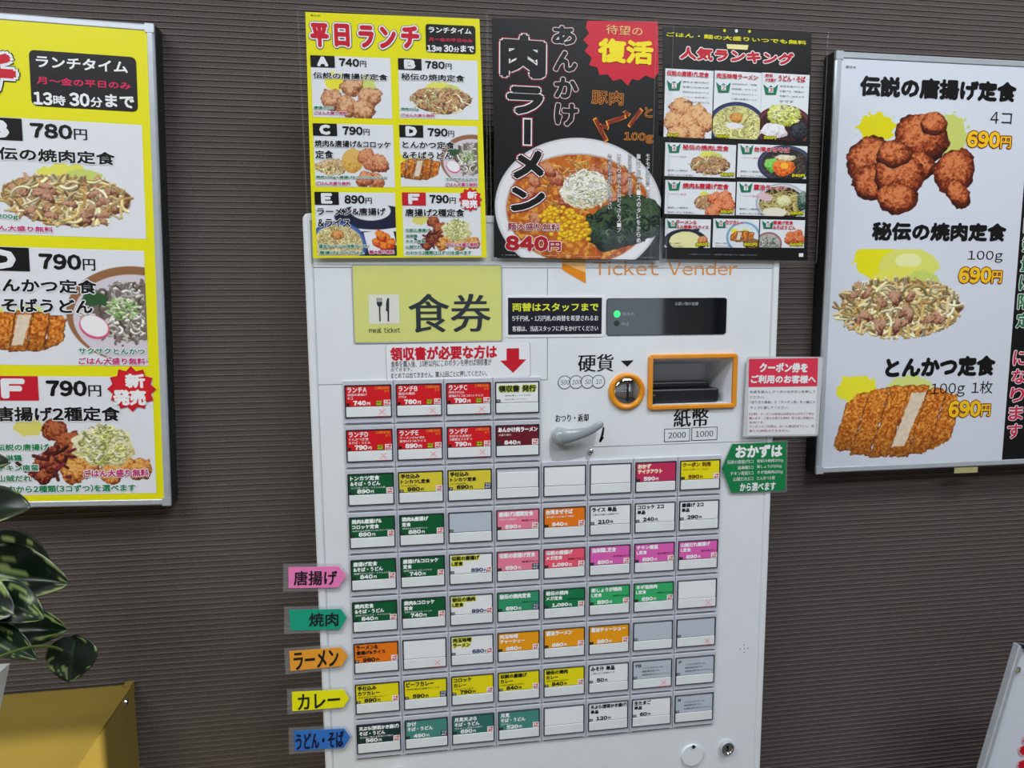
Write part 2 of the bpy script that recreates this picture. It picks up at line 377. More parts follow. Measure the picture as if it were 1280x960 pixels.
class Paint:
    def __init__(s, w, h, bg=(232, 235, 240)):
        s.w, s.h = int(w), int(h); s.a = np.ones((s.h, s.w, 3)) * C_(*bg)
        s.Y, s.X = np.mgrid[0:s.h, 0:s.w].astype(float); s.sd = 1
    def put(s, mask, col):
        mask = np.clip(mask, 0, 1)[..., None]; s.a = s.a * (1 - mask) + col * mask
    def ell(s, cx, cy, rx, ry, ang=0, wob=0, sc=8):
        s.sd += 1; c, n = math.cos(ang), math.sin(ang); x = (s.X - cx) * c + (s.Y - cy) * n; y = -(s.X - cx) * n + (s.Y - cy) * c
        d = np.sqrt((x / rx) ** 2 + (y / ry) ** 2)
        if wob: d = d * (1 + wob * (vnoise(s.h, s.w, sc, s.sd) - .5) * 2)
        return d
    def flat(s, cx, cy, rx, ry, col, ang=0, wob=0, sc=8, soft=1.2):
        d = s.ell(cx, cy, rx, ry, ang, wob, sc); s.put((1 - d) * min(rx, ry) / soft, C_(*col))
    def crust(s, cx, cy, rx, ry, ang=0, pal=((98, 40, 22), (176, 92, 52), (226, 160, 104)), wob=.22, sc=5, dark=.55):
        d = s.ell(cx, cy, rx, ry, ang, wob, max(rx * .5, 2)); s.sd += 1
        n = vnoise(s.h, s.w, sc, s.sd, 3); n2 = vnoise(s.h, s.w, sc * .5, s.sd + 77, 2)
        n3 = vnoise(s.h, s.w, sc * 2.2, s.sd + 33, 2); rg = 1 - 3.2 * np.abs(n3 - .5); n = n * .55 + .3 * np.clip(rg, 0, 1) + .12
        t = np.clip((n * .7 + n2 * .5 - .24) * 2.1 - .4 * (s.Y - cy) / ry - .12 * (s.X - cx) / rx - dark * 1.35 * np.clip(d, 0, 1.2) ** 4, 0, 1)[..., None]
        p = [C_(*c) for c in pal]; col = np.where(t < .5, p[0] * (1 - t * 2) + p[1] * t * 2, p[1] * (2 - t * 2) + p[2] * (t * 2 - 1))
        s.put((1 - d) * min(rx, ry) / 1.0, col)
    def strokes(s, n, cx, cy, rx, ry, cols, ln=12, wd=1.2, curl=.25, seed=None):
        r = np.random.RandomState(seed or s.sd + 5); s.sd += 1
        for k in range(n):
            q = math.sqrt(r.rand()) * .95; a = r.rand() * 6.283; x = cx + q * rx * math.cos(a); y = cy + q * ry * math.sin(a)
            an = r.rand() * 6.283; cu_ = r.uniform(-curl, curl); c = C_(*cols[r.randint(len(cols))]) * r.uniform(.82, 1.06); L = ln * r.uniform(.5, 1.1); w_ = wd * r.uniform(.75, 1.2)
            for t in np.arange(0, L, .7):
                x += .7 * math.cos(an); y += .7 * math.sin(an); an += cu_
                x0, x1, y0, y1 = int(x - w_ - 1), int(x + w_ + 3), int(y - w_ - 1), int(y + w_ + 3)
                if x0 < 0 or y0 < 0 or x1 >= s.w or y1 >= s.h or ((x - cx) / rx) ** 2 + ((y - cy) / ry) ** 2 > 1.15: continue
                sub = s.a[y0:y1, x0:x1]; yy = s.Y[y0:y1, x0:x1] - y; xx = s.X[y0:y1, x0:x1] - x; d = np.sqrt(xx * xx + yy * yy)
                mk = np.clip(w_ - d + .5, 0, 1)[..., None]; sh = (1 - .45 * np.clip(yy / w_, -.3, 1))[..., None]
                s.a[y0:y1, x0:x1] = sub * (1 - mk) + np.clip(c * sh, 0, 1) * mk
    def rect(s, pts, col_fn, soft=1.0, wob=0):
        m = np.ones((s.h, s.w)) * 1e3; n = len(pts)
        for i in range(n):
            (x0, y0), (x1, y1) = pts[i], pts[(i + 1) % n]; L = math.hypot(x1 - x0, y1 - y0) + 1e-6
            m = np.minimum(m, ((x1 - x0) * (s.Y - y0) - (y1 - y0) * (s.X - x0)) / L)
        if wob: m = m + (vnoise(s.h, s.w, 7, s.sd + 31, 3) - .5) * wob
        s.put(m / soft, col_fn)
SPROUT = [(222, 200, 140), (236, 220, 170), (205, 178, 112), (240, 230, 190), (190, 150, 90)]
MEAT = ((84, 44, 34), (150, 98, 76), (204, 160, 130))
def f_karaage(p, cx, cy, R_, n=5, pal=None):
    pal = pal or ((98, 36, 18), (178, 88, 44), (228, 160, 104))
    r = np.random.RandomState(n + int(R_))
    p.flat(cx - R_ * .6, cy - R_ * .55, R_ * .35, R_ * .32, (236, 226, 60), wob=.25); p.flat(cx + R_ * .45, cy - R_ * .5, R_ * .4, R_ * .35, (206, 216, 120), wob=.3)
    pos = {3: [(-.5, .15), (.45, .15), (0, -.25)], 4: [(-.5, .1), (.5, .15), (0, -.35), (0, .35)], 5: [(-.62, .1), (0, -.4), (.55, .0), (-.2, .3), (.3, .42)]}[n]
    for (a, c) in pos: p.crust(cx + a * R_ * 1.1, cy + c * R_, R_ * .42, R_ * .38, r.rand() * 3, pal, wob=.3, sc=max(R_ * .1, 2))
def f_yakiniku(p, cx, cy, rx, ry, k=1.0):
    p.flat(cx, cy - ry * .75, rx * .45, ry * .5, (228, 226, 96), wob=.3); p.flat(cx + rx * .3, cy - ry * .75, rx * .3, ry * .35, (200, 214, 110), wob=.3)
    p.crust(cx, cy, rx * .95, ry * .85, 0, ((90, 56, 36), (160, 110, 70), (206, 164, 110)), wob=.18, sc=4)
    r = np.random.RandomState(int(rx))
    for i in range(14): p.crust(cx + r.uniform(-.75, .75) * rx, cy + r.uniform(-.6, .6) * ry, rx * .16, ry * .15, r.rand() * 3, MEAT, wob=.5, sc=max(rx * .03, 2.5))
    p.strokes(int(rx * ry * .045), cx, cy, rx * .95, ry * .85, SPROUT, ln=rx * .34, wd=max(rx * .020, .8), curl=.06)
    for i in range(20): p.crust(cx + r.uniform(-.75, .75) * rx, cy + r.uniform(-.5, .65) * ry, rx * .12, ry * .11, r.rand() * 3, MEAT, wob=.5, sc=max(rx * .03, 2.5))
def f_katsu(p, x0, y0, w, h, n=6, cut=3, tilt=.35):
    pal = ((150, 70, 16), (206, 118, 36), (240, 178, 88)); sw = w / n
    p.flat(x0 + w * .2, y0 + h * .05, w * .16, h * .2, (238, 230, 50), wob=.3); p.flat(x0 + w * .65, y0 + h * .08, w * .2, h * .2, (214, 224, 130), wob=.3)
    keep = p.a.copy()
    for i in range(n):
        xa = x0 + i * sw; hh = h * (.72 + .28 * math.sin(math.pi * (i + .6) / (n + .2))); ya = y0 + (h - hh) * .5 + h * .04 * i / n; t = tilt * h * .45 * (hh / h)
        p.sd += 1; N = vnoise(p.h, p.w, 3.2, p.sd, 3); t_ = np.clip((N - .25) * 1.8, 0, 1)[..., None]
        col = np.where(t_ < .5, C_(*pal[0]) * (1 - t_ * 2) + C_(*pal[1]) * t_ * 2, C_(*pal[1]) * (2 - t_ * 2) + C_(*pal[2]) * (t_ * 2 - 1))
        o1 = tilt * .6 * (y0 + h - ya); o2 = tilt * .6 * (y0 + h - ya - hh); q = [(xa + o1, ya), (xa + sw * 1.04 + o1, ya + 1), (xa + sw * 1.04 + o2, ya + hh), (xa + o2, ya + hh - 1)]
        p.rect(q, C_(96, 44, 12) * np.ones_like(p.a), wob=sw * .22); q2 = [(a + 1, c_ + 1) for a, c_ in q[:1]] + [(q[1][0] - 1.2, q[1][1] + 1), (q[2][0] - 1.2, q[2][1] - 1.5), (q[3][0] + .8, q[3][1] - 1)]
        p.rect(q2, col * (1.05 - .3 * np.clip((p.Y - ya) / hh, 0, 1) ** 3)[..., None], 1.5, wob=sw * .22)
        if i == cut:
            q3 = [(q[0][0] + sw * .1, q[0][1] + hh * .1), (q[1][0] - sw * .12, q[1][1] + hh * .08), (q[2][0] - sw * .2, q[2][1] - hh * .16), (q[3][0] + sw * .12, q[3][1] - hh * .14)]
            n3 = vnoise(p.h, p.w, 5, p.sd + 9)[..., None]; p.rect(q3, C_(232, 214, 190) * (1 - n3 * .12) + .03, 1.5, wob=sw * .12)
    f_katsu_trim(p, keep, x0, y0, w, h)
def f_katsu_trim(p, keep, x0, y0, w, h):
    d = p.ell(x0 + w * .56, y0 + h * .52, w * .60, h * .53, -.12, .10, 9); d2 = np.maximum(d, 0) ** 1.0
    mk = np.clip((1 - d2) * min(w, h) * .5 / 1.2, 0, 1)[..., None]; p.a = keep * (1 - mk) + p.a * mk
def f_bowl(p, cx, cy, rx, ry, rim, soup, noodle, tops=()):
    p.flat(cx, cy, rx, ry, rim); p.flat(cx, cy - ry * .02, rx * .93, ry * .92, tuple(min(c + 30, 255) for c in rim)); p.flat(cx, cy, rx * .86, ry * .84, soup)
    if noodle: p.strokes(int(rx * ry * .05) + 10, cx, cy, rx * .8, ry * .76, noodle, ln=rx * .5, wd=max(rx * .02, .8), curl=.12)
    for t in tops: t(p)
def pic(mb, name, parent, p, x0, y0, x1, y1, h, fr=None):
    fr = fr or mb.fr
    (a, b_), (c, d) = fr.L(x0, y0), fr.L(x1, y1); gw, gh = p.w, p.h
    U_, V_ = np.meshgrid(np.linspace(a, c, gw), np.linspace(b_, d, gh))
    co = np.stack([U_.ravel(), np.full(U_.size, -h), V_.ravel()], 1)
    i = np.arange(gh - 1)[:, None] * gw + np.arange(gw - 1)[None]; i = i.ravel(); q = np.stack([i + gw, i + gw + 1, i + 1, i], 1)
    me = bpy.data.meshes.new(name); me.vertices.add(len(co)); me.vertices.foreach_set('co', co.ravel()); me.loops.add(q.size); me.loops.foreach_set('vertex_index', q.ravel().astype(np.int32))
    me.polygons.add(len(q)); me.polygons.foreach_set('loop_start', np.arange(0, q.size, 4, dtype=np.int32)); me.update(calc_edges=True)
    ca_ = me.color_attributes.new('print', 'FLOAT_COLOR', 'POINT'); cc_ = np.ones((len(co), 4)); cc_[:, :3] = lin(np.clip(p.a.reshape(-1, 3), 0, 1)); ca_.data.foreach_set('color', cc_.ravel())
    me.materials.append(pp); o = bpy.data.objects.new(name, me); COL.objects.link(o); o.parent = parent
    return o
# ------------------------------------------------------------------ ticket machine
XL = (at(385.3, 449).x + at(398.8, 757).x + at(406.4, 957).x) / 3; XR = (at(970.9, 446).x + at(962.6, 618).x + at(957.3, 760).x + at(950.1, 959).x) / 4
ZT = at(379, 266.5).z
OX = (XL + XR) / 2
class MF:
    d = 0; o = Vector((OX, 0, 0)); th = 0
    def L(s, px, py): q = at(px, py, 0); return (q.x - OX, q.z)
mf = MF()
mach = bpy.data.objects.new('ticket_vending_machine', None); COL.objects.link(mach); mach.location = (OX, 0, 0)
tag(mach, 'white meal ticket vending machine with rows of coloured menu buttons, standing against the ribbed wall', 'vending machine')
xl, xr = XL - OX, XR - OX; BT = .010; H1 = .001; BACK = -(WALL_Y - .003)
xs_ = at(684, 400).x - OX; zt = at(700, 335).z; zc = at(600, 476.5).z; zr = at(840, 555).z; zb = .1
hx0, hz1 = mf.L(815.2, 448.3); hx1, hz0 = mf.L(913.7, 504.1)
b = MB(mf)
b.frame_(xl, .02, xr, ZT, BT, BACK, H1 + .0008, m_body, r=.007)
b.build('outer_bezel', mach, smooth=False)
b = MB(mf)      # inner body with the note recess left open
def holed(b, u0, v0, u1, v1, h, m):
    for (a, c, e, f) in ((u0, v0, hx0, v1), (hx1, v0, u1, v1), (hx0, v0, hx1, hz0), (hx0, hz1, hx1, v1)):
        b.poly([(a, c), (e, c), (e, f), (a, f)], h, m)
holed(b, xl + .006, .03, xr - .006, ZT - .006, -.0015, m_seam)
b.box(xl + .002, .025, xr - .002, ZT - .004, BACK, BACK + .003, m_body)
b.build('cabinet', mach)
g = .0004; il, ir_ = xl + BT, xr - BT
b = MB(mf); b.box(il + g, zt + g, ir_ - g, ZT - BT, -.0015, H1, m_body); b.build('front_panel', mach)
b = MB(mf); b.box(il + g, zc + g, xs_ - g, zt - g, -.0015, H1, m_body); b.build('front_panel', mach)
b = MB(mf); holed(b, xs_ + g, zr + g, ir_ - g, zt - g, H1, m_body)
for (a, c, e, f) in ((xs_ + g, zr + g, xs_ + g + .001, zt - g), (xs_ + g, zr + g, ir_ - g, zr + g + .001)): b.box(a, c, e, f, -.0015, H1 - .00005, m_body)
b.build('front_panel', mach)
b = MB(mf); b.box(il + g, zb, xs_ + g, zc - g, -.0015, H1, m_body); b.box(xs_ + g, zb, ir_ - g, zr - g, -.0015, H1, m_body); b.box(xs_ - .0005, zr - .0012, xs_ + .04, zc - g, -.0016, H1 - .00004, m_body); b.build('front_panel', mach)
# note slot
b = MB(mf); u0, v1 = mf.L(809.8, 443.2); u1, v0 = mf.L(918.8, 509.2)
b.frame_(u0, v0, u1, v1, hx0 - u0 + .0003, H1, H1 + .004, m_orange, r=.005)
bill = b.build('note_slot_bezel', mach, smooth=False)
m_rec = mat('note_recess_grey', (226, 231, 240), rough=.5, var=.02)
b = MB(mf); D = -.052
q0, q1 = hx0 + .004, hx1 - .013; w0, w1 = hz0 + .001, hz1 - .012
F4 = [(hx0, hz0), (hx1, hz0), (hx1, hz1), (hx0, hz1)]; B4 = [(q0, w0), (q1, w0), (q1, w1), (q0, w1)]
b.add([(u, -H1, v) for u, v in F4] + [(u, -D, v) for u, v in B4], [(0, 1, 5, 4), (1, 2, 6, 5), (2, 3, 7, 6), (3, 0, 4, 7), (4, 5, 6, 7)], m_rec)
b.build('note_recess', mach)
b = MB(mf); b.rbox(hx0 + .001, hz0 + .001, hx1 - .012, hz0 + .019, D, -.010, m_black, .003); b.rbox(hx0 + .004, hz0 + .0185, hx1 - .017, hz0 + .0255, D, -.030, m_black, .002); b.rbox(hx0 + .002, hz0 + .001, hx0 + .009, hz0 + .013, -.03, -.006, m_black, .002)
b.build('note_mouth', mach)
# coin slot
cx, cz = mf.L(782.7, 488.9)
b = MB(mf); b.ring3(cx, cz, .0172, .0236, H1, H1 + .004, m_orange); b.build('coin_slot_bezel', mach, smooth=True)
b = MB(mf); b.disc(cx, cz, .0178, H1, H1 + .0012, m_chrome, seg=40, dome=.004); cs = b.build('coin_slot_plate', mach, smooth=True)
b = MB(mf); b.rbox(cx - .0017, cz - .0125, cx + .0017, cz + .0118, H1 + .003, H1 + .0056, m_black, .0012); b.build('coin_slit', cs)
# lever
b = MB(mf); rp = [(686, 549), (689, 538), (697, 533), (712, 536), (730, 534), (745.5, 540), (742, 556), (737, 565), (728, 570), (712, 574.5), (690, 575.5), (686.5, 566)]
b.prism([mf.L(*p) for p in rp], H1, H1 + .0007, m_recess); b.build('lever_recess', mach)
b = MB(mf)
path = [(691.5, 546), (697, 544), (706, 543.5), (718, 541), (730, 537), (741, 531), (750, 525.5)]; rad = [.0055, .0095, .0088, .0066, .0058, .0052, .0042]
path3 = [mf.L(*p) for p in path]; hh = [.010, .013, .014, .015, .016, .017, .017]; seg = 14; V = []; Fc = []
for i, (u, v) in enumerate(path3):
    a_ = path3[max(i - 1, 0)]; c_ = path3[min(i + 1, len(path3) - 1)]; t = Vector((c_[0] - a_[0], c_[1] - a_[1])).normalized(); nn = Vector((-t.y, t.x))
    for k in range(seg):
        an = 2 * math.pi * k / seg; V.append((u + nn.x * rad[i] * math.cos(an), -(hh[i] + .55 * rad[i] * math.sin(an)), v + nn.y * rad[i] * math.cos(an)))
for i in range(len(path3) - 1):
    for k in range(seg): j = (k + 1) % seg; Fc.append((i * seg + k, i * seg + j, (i + 1) * seg + j, (i + 1) * seg + k))
Fc.append(tuple(range(seg))[::-1]); Fc.append(tuple(range((len(path3) - 1) * seg, len(path3) * seg)))
b.add(V, Fc, m_lever); lu, lv = mf.L(699, 545); b.disc(lu, lv, .0100, H1, .012, m_lever, seg=28, dome=.005)
lo = b.build('return_lever', mach, smooth=True); sm = lo.modifiers.new('sub', 'SUBSURF'); sm.levels = 1; sm.render_levels = 1
b = MB(mf); u, v = mf.L(737.5, 563.3); b.disc(u, v, .0036, H1, H1 + .003, m_chrome, seg=20, dome=.002); b.build('lever_peg', mach, smooth=True)
b = MB(mf); u0, v1 = mf.L(732.5, 567); u1, v0 = mf.L(737, 576); b.rbox(u0, v0, u1, v1, H1, H1 + .0015, m_bez, .001); b.build('peg_stem', mach)
# display
b = MB(mf); u0, v1 = mf.L(757.8, 372.8); u1, v0 = mf.L(906.7, 417.6)
m_disp = mat('display_black_gloss', (16, 18, 24), rough=.04, coat=.3, var=0)
b.rbox(u0, v0, u1, v1, H1, H1 + .0012, m_disp, .0035, ch=.0006); disp = b.build('display_window', mach)
m_led = mat('green_lamp', (60, 225, 130), emit=1.1, var=0)
b = MB(mf); u, v = mf.L(770.6, 392.5); b.disc(u, v, .0044, H1 + .0012, H1 + .0014, m_led, seg=24); b.build('status_lamp', disp)
b = MB(mf); u, v = mf.L(770.3, 404); b.disc(u, v, .0036, H1 + .0012, H1 + .0014, mat('unlit_lamp', (44, 50, 52), var=0), seg=24); b.build('status_lamp', disp, label='unlit dark lamp')
m_dtx = ink((150, 160, 162)); hd = H1 + .0015
b = MB(mf); b.text('発売中', 777, 390.2, 791.6, 394.8, hd, m_dtx); b.text('中止', 775.9, 402.2, 786, 407.2, hd, m_dtx); b.text('お買い物の金額', 843, 377.4, 871.8, 381.8, hd, m_dtx)
b.build('lettering', disp)
# meal ticket panel
b = MB(mf); u0, v1 = mf.L(440.1, 331.5); u1, v0 = mf.L(627.2, 426)
m_mt = mat('yellow_green_panel', (216, 220, 128), rough=.35, coat=.3, var=.015, scale=6)
b.rbox(u0, v0, u1, v1, H1 - .001, H1 + .0008, m_mt, .002); mt = b.build('ticket_sign_panel', mach)
b = MB(mf); b.frame_(u0 - .0010, v0 - .0010, u1 + .0010, v1 + .0010, .0014, H1, H1 + .0011, m_seam, r=.003); b.build('panel_gasket', mt)
b = MB(mf); h = H1 + .0010; mk = mat('panel_print_dark', (42, 52, 60), rough=.4, var=0)
b.prect(460.6, 368.5, 499.6, 404.4, h, ink((222, 224, 214)))
def cpt(x, y): return (430 + x / 4.741, 320 + y / 4.741)
h = H1 + .0012
for x in (196, 205, 214, 223): b.prect(*cpt(x - 2, 248), *cpt(x + 2.5, 275), h, mk)
b.pquad([cpt(194, 272), cpt(228, 272), cpt(226, 290), cpt(218, 300), cpt(204, 300), cpt(196, 290)], h, mk)
b.prect(*cpt(207, 298), *cpt(218, 388), h + .00003, mk)
b.pquad([cpt(262, 248), cpt(268, 250), cpt(268, 388), cpt(259, 388), cpt(258, 330), cpt(249, 325), cpt(250, 280), cpt(255, 255)], h, mk)
b.text('meal ticket', 461.2, 409.2, 500.2, 415.6, h, mk, .004)
b.text('食券', 510.2, 366.8, 613.4, 415, h, mk, .010)
b.build('lettering', mt)
# printed texts directly on the enamel
h = H1 + .0003; OR = ink((226, 150, 70)); b = MB(mf)
b.text('Ticket Vender', 742, 326.6, 921.4, 344, h, OR, 0)
b.pquad([(702.3, 328.2), (731.6, 341), (732, 354.7), (702.3, 336.9)], h, ink((232, 140, 20)))
b.pquad([(702.3, 328.2), (731.6, 341), (731.6, 316), (702.3, 322)], h, ink((240, 190, 120)))
b.build('maker_lettering', mach); b = MB(mf)
b.text('硬貨', 722.4, 442.8, 766.5, 464.3, h, K, .010)
b.pquad([(775.6, 450.9), (791.9, 450.2), (783.7, 458.4)], h, K)
for k, (x, y, s_) in enumerate(((705.5, 477.9, '500'), (719.8, 477.5, '100'), (734, 477.1, '50'), (747.6, 476.9, '10'))):
    u, v = mf.L(x, y); hk = h + k * .00006; r0 = .0086; n = 28
    P = [(r * math.cos(2 * math.pi * i / n) + u, -hk, r * math.sin(2 * math.pi * i / n) + v) for r in (r0, r0 - .0009) for i in range(n)]
    b.add([P[i] for i in range(n)], [tuple(range(n))], K); b.add([(a, c - .00003, e) for a, c, e in P[n:]], [tuple(range(n))], m_body)
    ww = .0032 * len(s_) * .62; b.textl(s_, u - ww / 1.1, v + .0030, u + ww / 1.1, v - .0030, hk + .00006, K, .003, italic=.2)
b.build('coin_lettering', mach); b = MB(mf)
b.text('紙幣', 841.8, 511, 884.9, 532.8, h, K, .010)
for (x0, y0, x1, y1, s_) in ((829.9, 535.8, 861.7, 551.2, '2000'), (864, 534.2, 895.9, 549.6, '1000')):
    b.prect(x0, y0, x1, y1, h, K); b.prect(x0 + .8, y0 + .8, x1 - .8, y1 - .8, h + .00005, m_body); b.text(s_, x0 + 5, y0 + 4.4, x1 - 5, y1 - 4.2, h + .0001, K, .010)
b.build('note_lettering', mach); b = MB(mf)
b.text('おつり・返却', 694, 518, 735.4, 526.5, h, K, .012)
b.pquad([(753.2, 533.5), (755.2, 534), (754.2, 543), (751.5, 552), (748.3, 552.2), (751.2, 543)], h, K); b.pquad([(750.5, 545.5), (755, 546.5), (749.8, 552.8), (748.2, 552)], h, K)
b.build('lever_lettering', mach); b = MB(mf)
for (dx, dy) in ((0, 0), (0, -4.7), (0, 4.3), (-4.8, .2), (4.6, -.5)):
    u, v = mf.L(929.7 + dx, 810.4 + dy); b.disc(u, v, .0008, h - .0001, h, K, seg=8)
b.build('speaker_holes', mach)
# round disc, lock
u, v = mf.L(864.2, 942.5); b = MB(mf); b.disc(u, v, .0150, H1, H1 + .0028, m_body, seg=40); ds = b.build('round_cover', mach)
u, v = mf.L(865.4, 931.2); b = MB(mf); b.disc(u, v, .0025, H1 + .0028, H1 + .0036, m_aluD, seg=18); b.build('screw', ds)
def lock(px, py):
    u, v = mf.L(px, py); b = MB(mf); b.ring3(u, v, .0068, .0096, H1, H1 + .006, m_chrome); b.disc(u, v, .0072, H1, H1 + .0042, m_chrome, seg=28); L_ = b.build('lock_cylinder', mach, smooth=False)
    b = MB(mf); b.rbox(u - .0011, v - .0042, u + .0011, v + .0042, H1 + .004, H1 + .0044, m_black, .0008); b.disc(u + .0002, v + .0018, .0019, H1 + .004, H1 + .0044, m_black, seg=12); b.build('keyhole', L_)
lock(907.2, 932.3); lock(498, 966.5)
b = MB(mf); b.rbox(-.12, .52, .12, .64, H1, H1 + .006, m_bez, .01); b.rbox(-.105, .535, .105, .62, H1 + .006, H1 + .0065, m_black, .006); b.build('ticket_outlet', mach)
b = MB(mf); b.box(xl + .01, 0, xr - .01, .03, BACK, -.008, m_aluD); b.build('plinth', mach)

# menu buttons
RD = (214, 26, 36); GR = (14, 92, 52); YL = (236, 222, 22); MY = (222, 206, 60); PK = (240, 130, 160); SP = (240, 92, 118); MG = (226, 100, 184); OG = (238, 124, 24); OY = (240, 160, 24)
TG = (52, 150, 108); LG = (56, 176, 108); TL = (72, 140, 132); DT = (22, 58, 54); MR = (110, 26, 40); GY = (188, 198, 210); W_ = (236, 238, 242)
BL = (28, 30, 34); WH = (244, 246, 248); OUTY = 'outy'
# (background, line 1, line 2, small line, price, text colour, style)
ROWS = [
 [(RD, 'ランチA', '伝説の唐揚げ', '4コ', '740', WH, 'lunch x'), (RD, 'ランチB', '秘伝の焼肉', '200g', '780', WH, 'lunch x'), (RD, 'ランチC', '焼肉100g&', '唐揚げ1コ&コロッケ1コ', '790', WH, 'lunch x'), (W_, '領収書 発行', '', '', '', BL, 'receipt')],
 [(RD, 'ランチD', 'とんかつ定食', '&そば・うどん', '790', WH, 'lunch x'), (RD, 'ランチE', 'ラーメン小or並&', '唐揚げ2コ&ライス', '890', WH, 'lunch x'), (RD, 'ランチF', 'お好きな唐揚げ', '2種類を3コずつ', '790', WH, 'lunch x'), (MR, 'あんかけ肉ラーメン', '', '大盛り無料', '840', WH, 'tag')],
 [(GR, 'トンカツ定食', '&そば・うどん', 'カツ1枚+そば・うどん1人前', '890', WH, 'tag'), (MY, '手仕込み', 'トンカツL定食', 'カツ150g1枚', '980', BL, 'tag'), (MY, '手仕込み', 'トンカツ定食', 'カツ100g1枚', '690', BL, 'btag'), (W_, '', '', '', '', BL, 'blank'), (W_, '', '', '', '', BL, 'blank'), (W_, '', '', '', '', BL, 'blank'), ((196, 48, 92), 'おかず', 'テイクアウト', '', '590', WH, 'oy'), (YL, 'クーポン 利用', '', 'ボタンを押してください', '590', (120, 60, 20), 'tag')],
 [(GR, '焼肉&唐揚げ&', 'コロッケ定食', '焼肉50g&唐揚げ1コ&コロッケ1コ', '890', WH, 'tag'), (GR, '焼肉&唐揚げ', '定食', '焼肉100g&唐揚げ2コ', '880', WH, 'tag'), (GY, '', '', '', '', BL, 'blank n'), (PK, '唐揚げ2種類定食', '', 'お好きな唐揚げ', '890', WH, 'tag'), (OG, '台湾まぜそば', '', '麺大盛り+1人前まで無料', '840', WH, 'tag'), (W_, 'ライス 単品', '', 'ご飯の大盛りは無料です', '210', BL, ''), (W_, 'コロッケ 2コ', '単品', '', '240', BL, ''), (W_, '唐揚げ 2コ', '単品', '', '290', BL, '')],
 [(GR, '唐揚げ定食', '&そば・うどん', '唐揚げ3コ+そば・うどん1人前', '840', WH, 'tag'), (GR, '唐揚げ&コロッケ', '定食', '唐揚げ3コ&コロッケ2コ', '740', WH, 'tag'), (W_, '伝説の唐揚げ', 'L定食', '', '890', OUTY, 'tag'), (PK, '伝説の唐揚げ定食', '', '', '690', WH, 'btag'), (SP, '伝説の唐揚げ', 'メガ定食', '', '1,090', WH, 'tag'), (MG, '油淋鶏L定食', '', '', '890', WH, 'tag'), (MG, 'チキン南蛮', 'L定食', '', '890', WH, 'tag'), (MG, '山賊だれ唐揚げ', 'L定食', '', '890', WH, 'tag')],
 [(GR, '焼肉定食', '&そば・うどん', '焼肉100g+そば・うどん1人前', '840', WH, 'tag'), (GR, '焼肉&コロッケ', '定食', '焼肉100g&コロッケ2コ', '740', WH, 'tag'), (W_, '秘伝の焼肉', 'L定食', '', '890', OUTY, 'tag'), (TG, '秘伝の焼肉定食', '', '', '690', WH, 'btag'), ((24, 122, 74), '秘伝の焼肉', 'メガ定食', '', '1,090', WH, 'tag'), (LG, '新しょうが焼肉', 'L定食', '', '890', WH, 'tag'), (LG, 'ネギ塩焼肉', 'L定食', '', '890', WH, 'tag'), (W_, '', '', '', '', BL, 'blank x')],
 [(OG, 'ラーメン&', '唐揚げ&ライス', '唐揚げ2コ', '980', BL, 'tag'), (W_, '', '', '', '', BL, 'blank x'), (W_, '肉玉味噌', 'ラーメン', '', '680', OUTY, 'tag'), (OY, '肉玉味噌', 'チャーシュー', '', '880', WH, 'tag'), (OY, '醤油ラーメン', '', '', '680', WH, 'tag'), (OY, '醤油チャーシュー', '', '', '880', WH, 'tag'), (GY, '', '', '', '', BL, 'blank n'), (GY, '', '', '', '', BL, 'blank n x')],
 [(YL, '手仕込み', 'カツカレー', '玉ねぎ甘口で旨いカレー', '890', BL, 'tag'), (YL, 'ビーフカレー', '', '牛肉を煮込む欧風カレーです', '590', BL, 'btag'), (YL, 'コロッケ', 'カレー', 'コロッケ2コ付き', '790', BL, 'tag'), (YL, '伝説の唐揚げ', 'カレー', '伝説の唐揚げ2コ付き', '840', BL, 'tag'), (YL, '秘伝の焼肉', 'カレー', '秘伝の焼肉100g付き', '840', BL, 'tag'), (W_, 'みそ汁 単品', '', 'ご飯に合う味噌汁です', '50', BL, ''), (GY, 'PB', '', '', '', BL, 'note n x'), (GY, 'P', '', '', '', BL, 'note n')],
 [(DT, '天ぷら(野菜かき揚げ)', 'そば・うどん', '注文後に揚げる野菜かき揚げ', '560', WH, 'tag'), (TL, 'かけ', 'そば・うどん', '', '490', WH, 'btag'), ((52, 112, 108), '月見天ぷら', 'そば・うどん', '生たまごと野菜かき揚げ', '690', WH, 'tag'), (TL, '月見', 'そば・うどん', '生たまご', '520', WH, 'tag'), (W_, '', '', '', '', BL, 'blank'), (W_, '天ぷら(野菜かき揚げ)', '単品', '', '120', BL, ''), (W_, '生たまご', '単品', '', '60', BL, ''), (GY, 'M', '', '', '', BL, 'note n')],
]
PY = .8978 * U
CN = {RD: 'red', GR: 'dark green', YL: 'yellow', MY: 'mustard yellow', PK: 'pink', SP: 'salmon pink', MG: 'magenta', OG: 'orange', OY: 'amber', TG: 'teal green', LG: 'light green', TL: 'grey teal', DT: 'dark teal', MR: 'maroon', GY: 'grey', W_: 'white'}
bz_me = st_me = None
WW, WHT = .916 * U, .66 * U
def tw(s, per):     # natural text width
    return sum(per if ord(ch) > 255 else per * .58 for ch in s)
num = 0
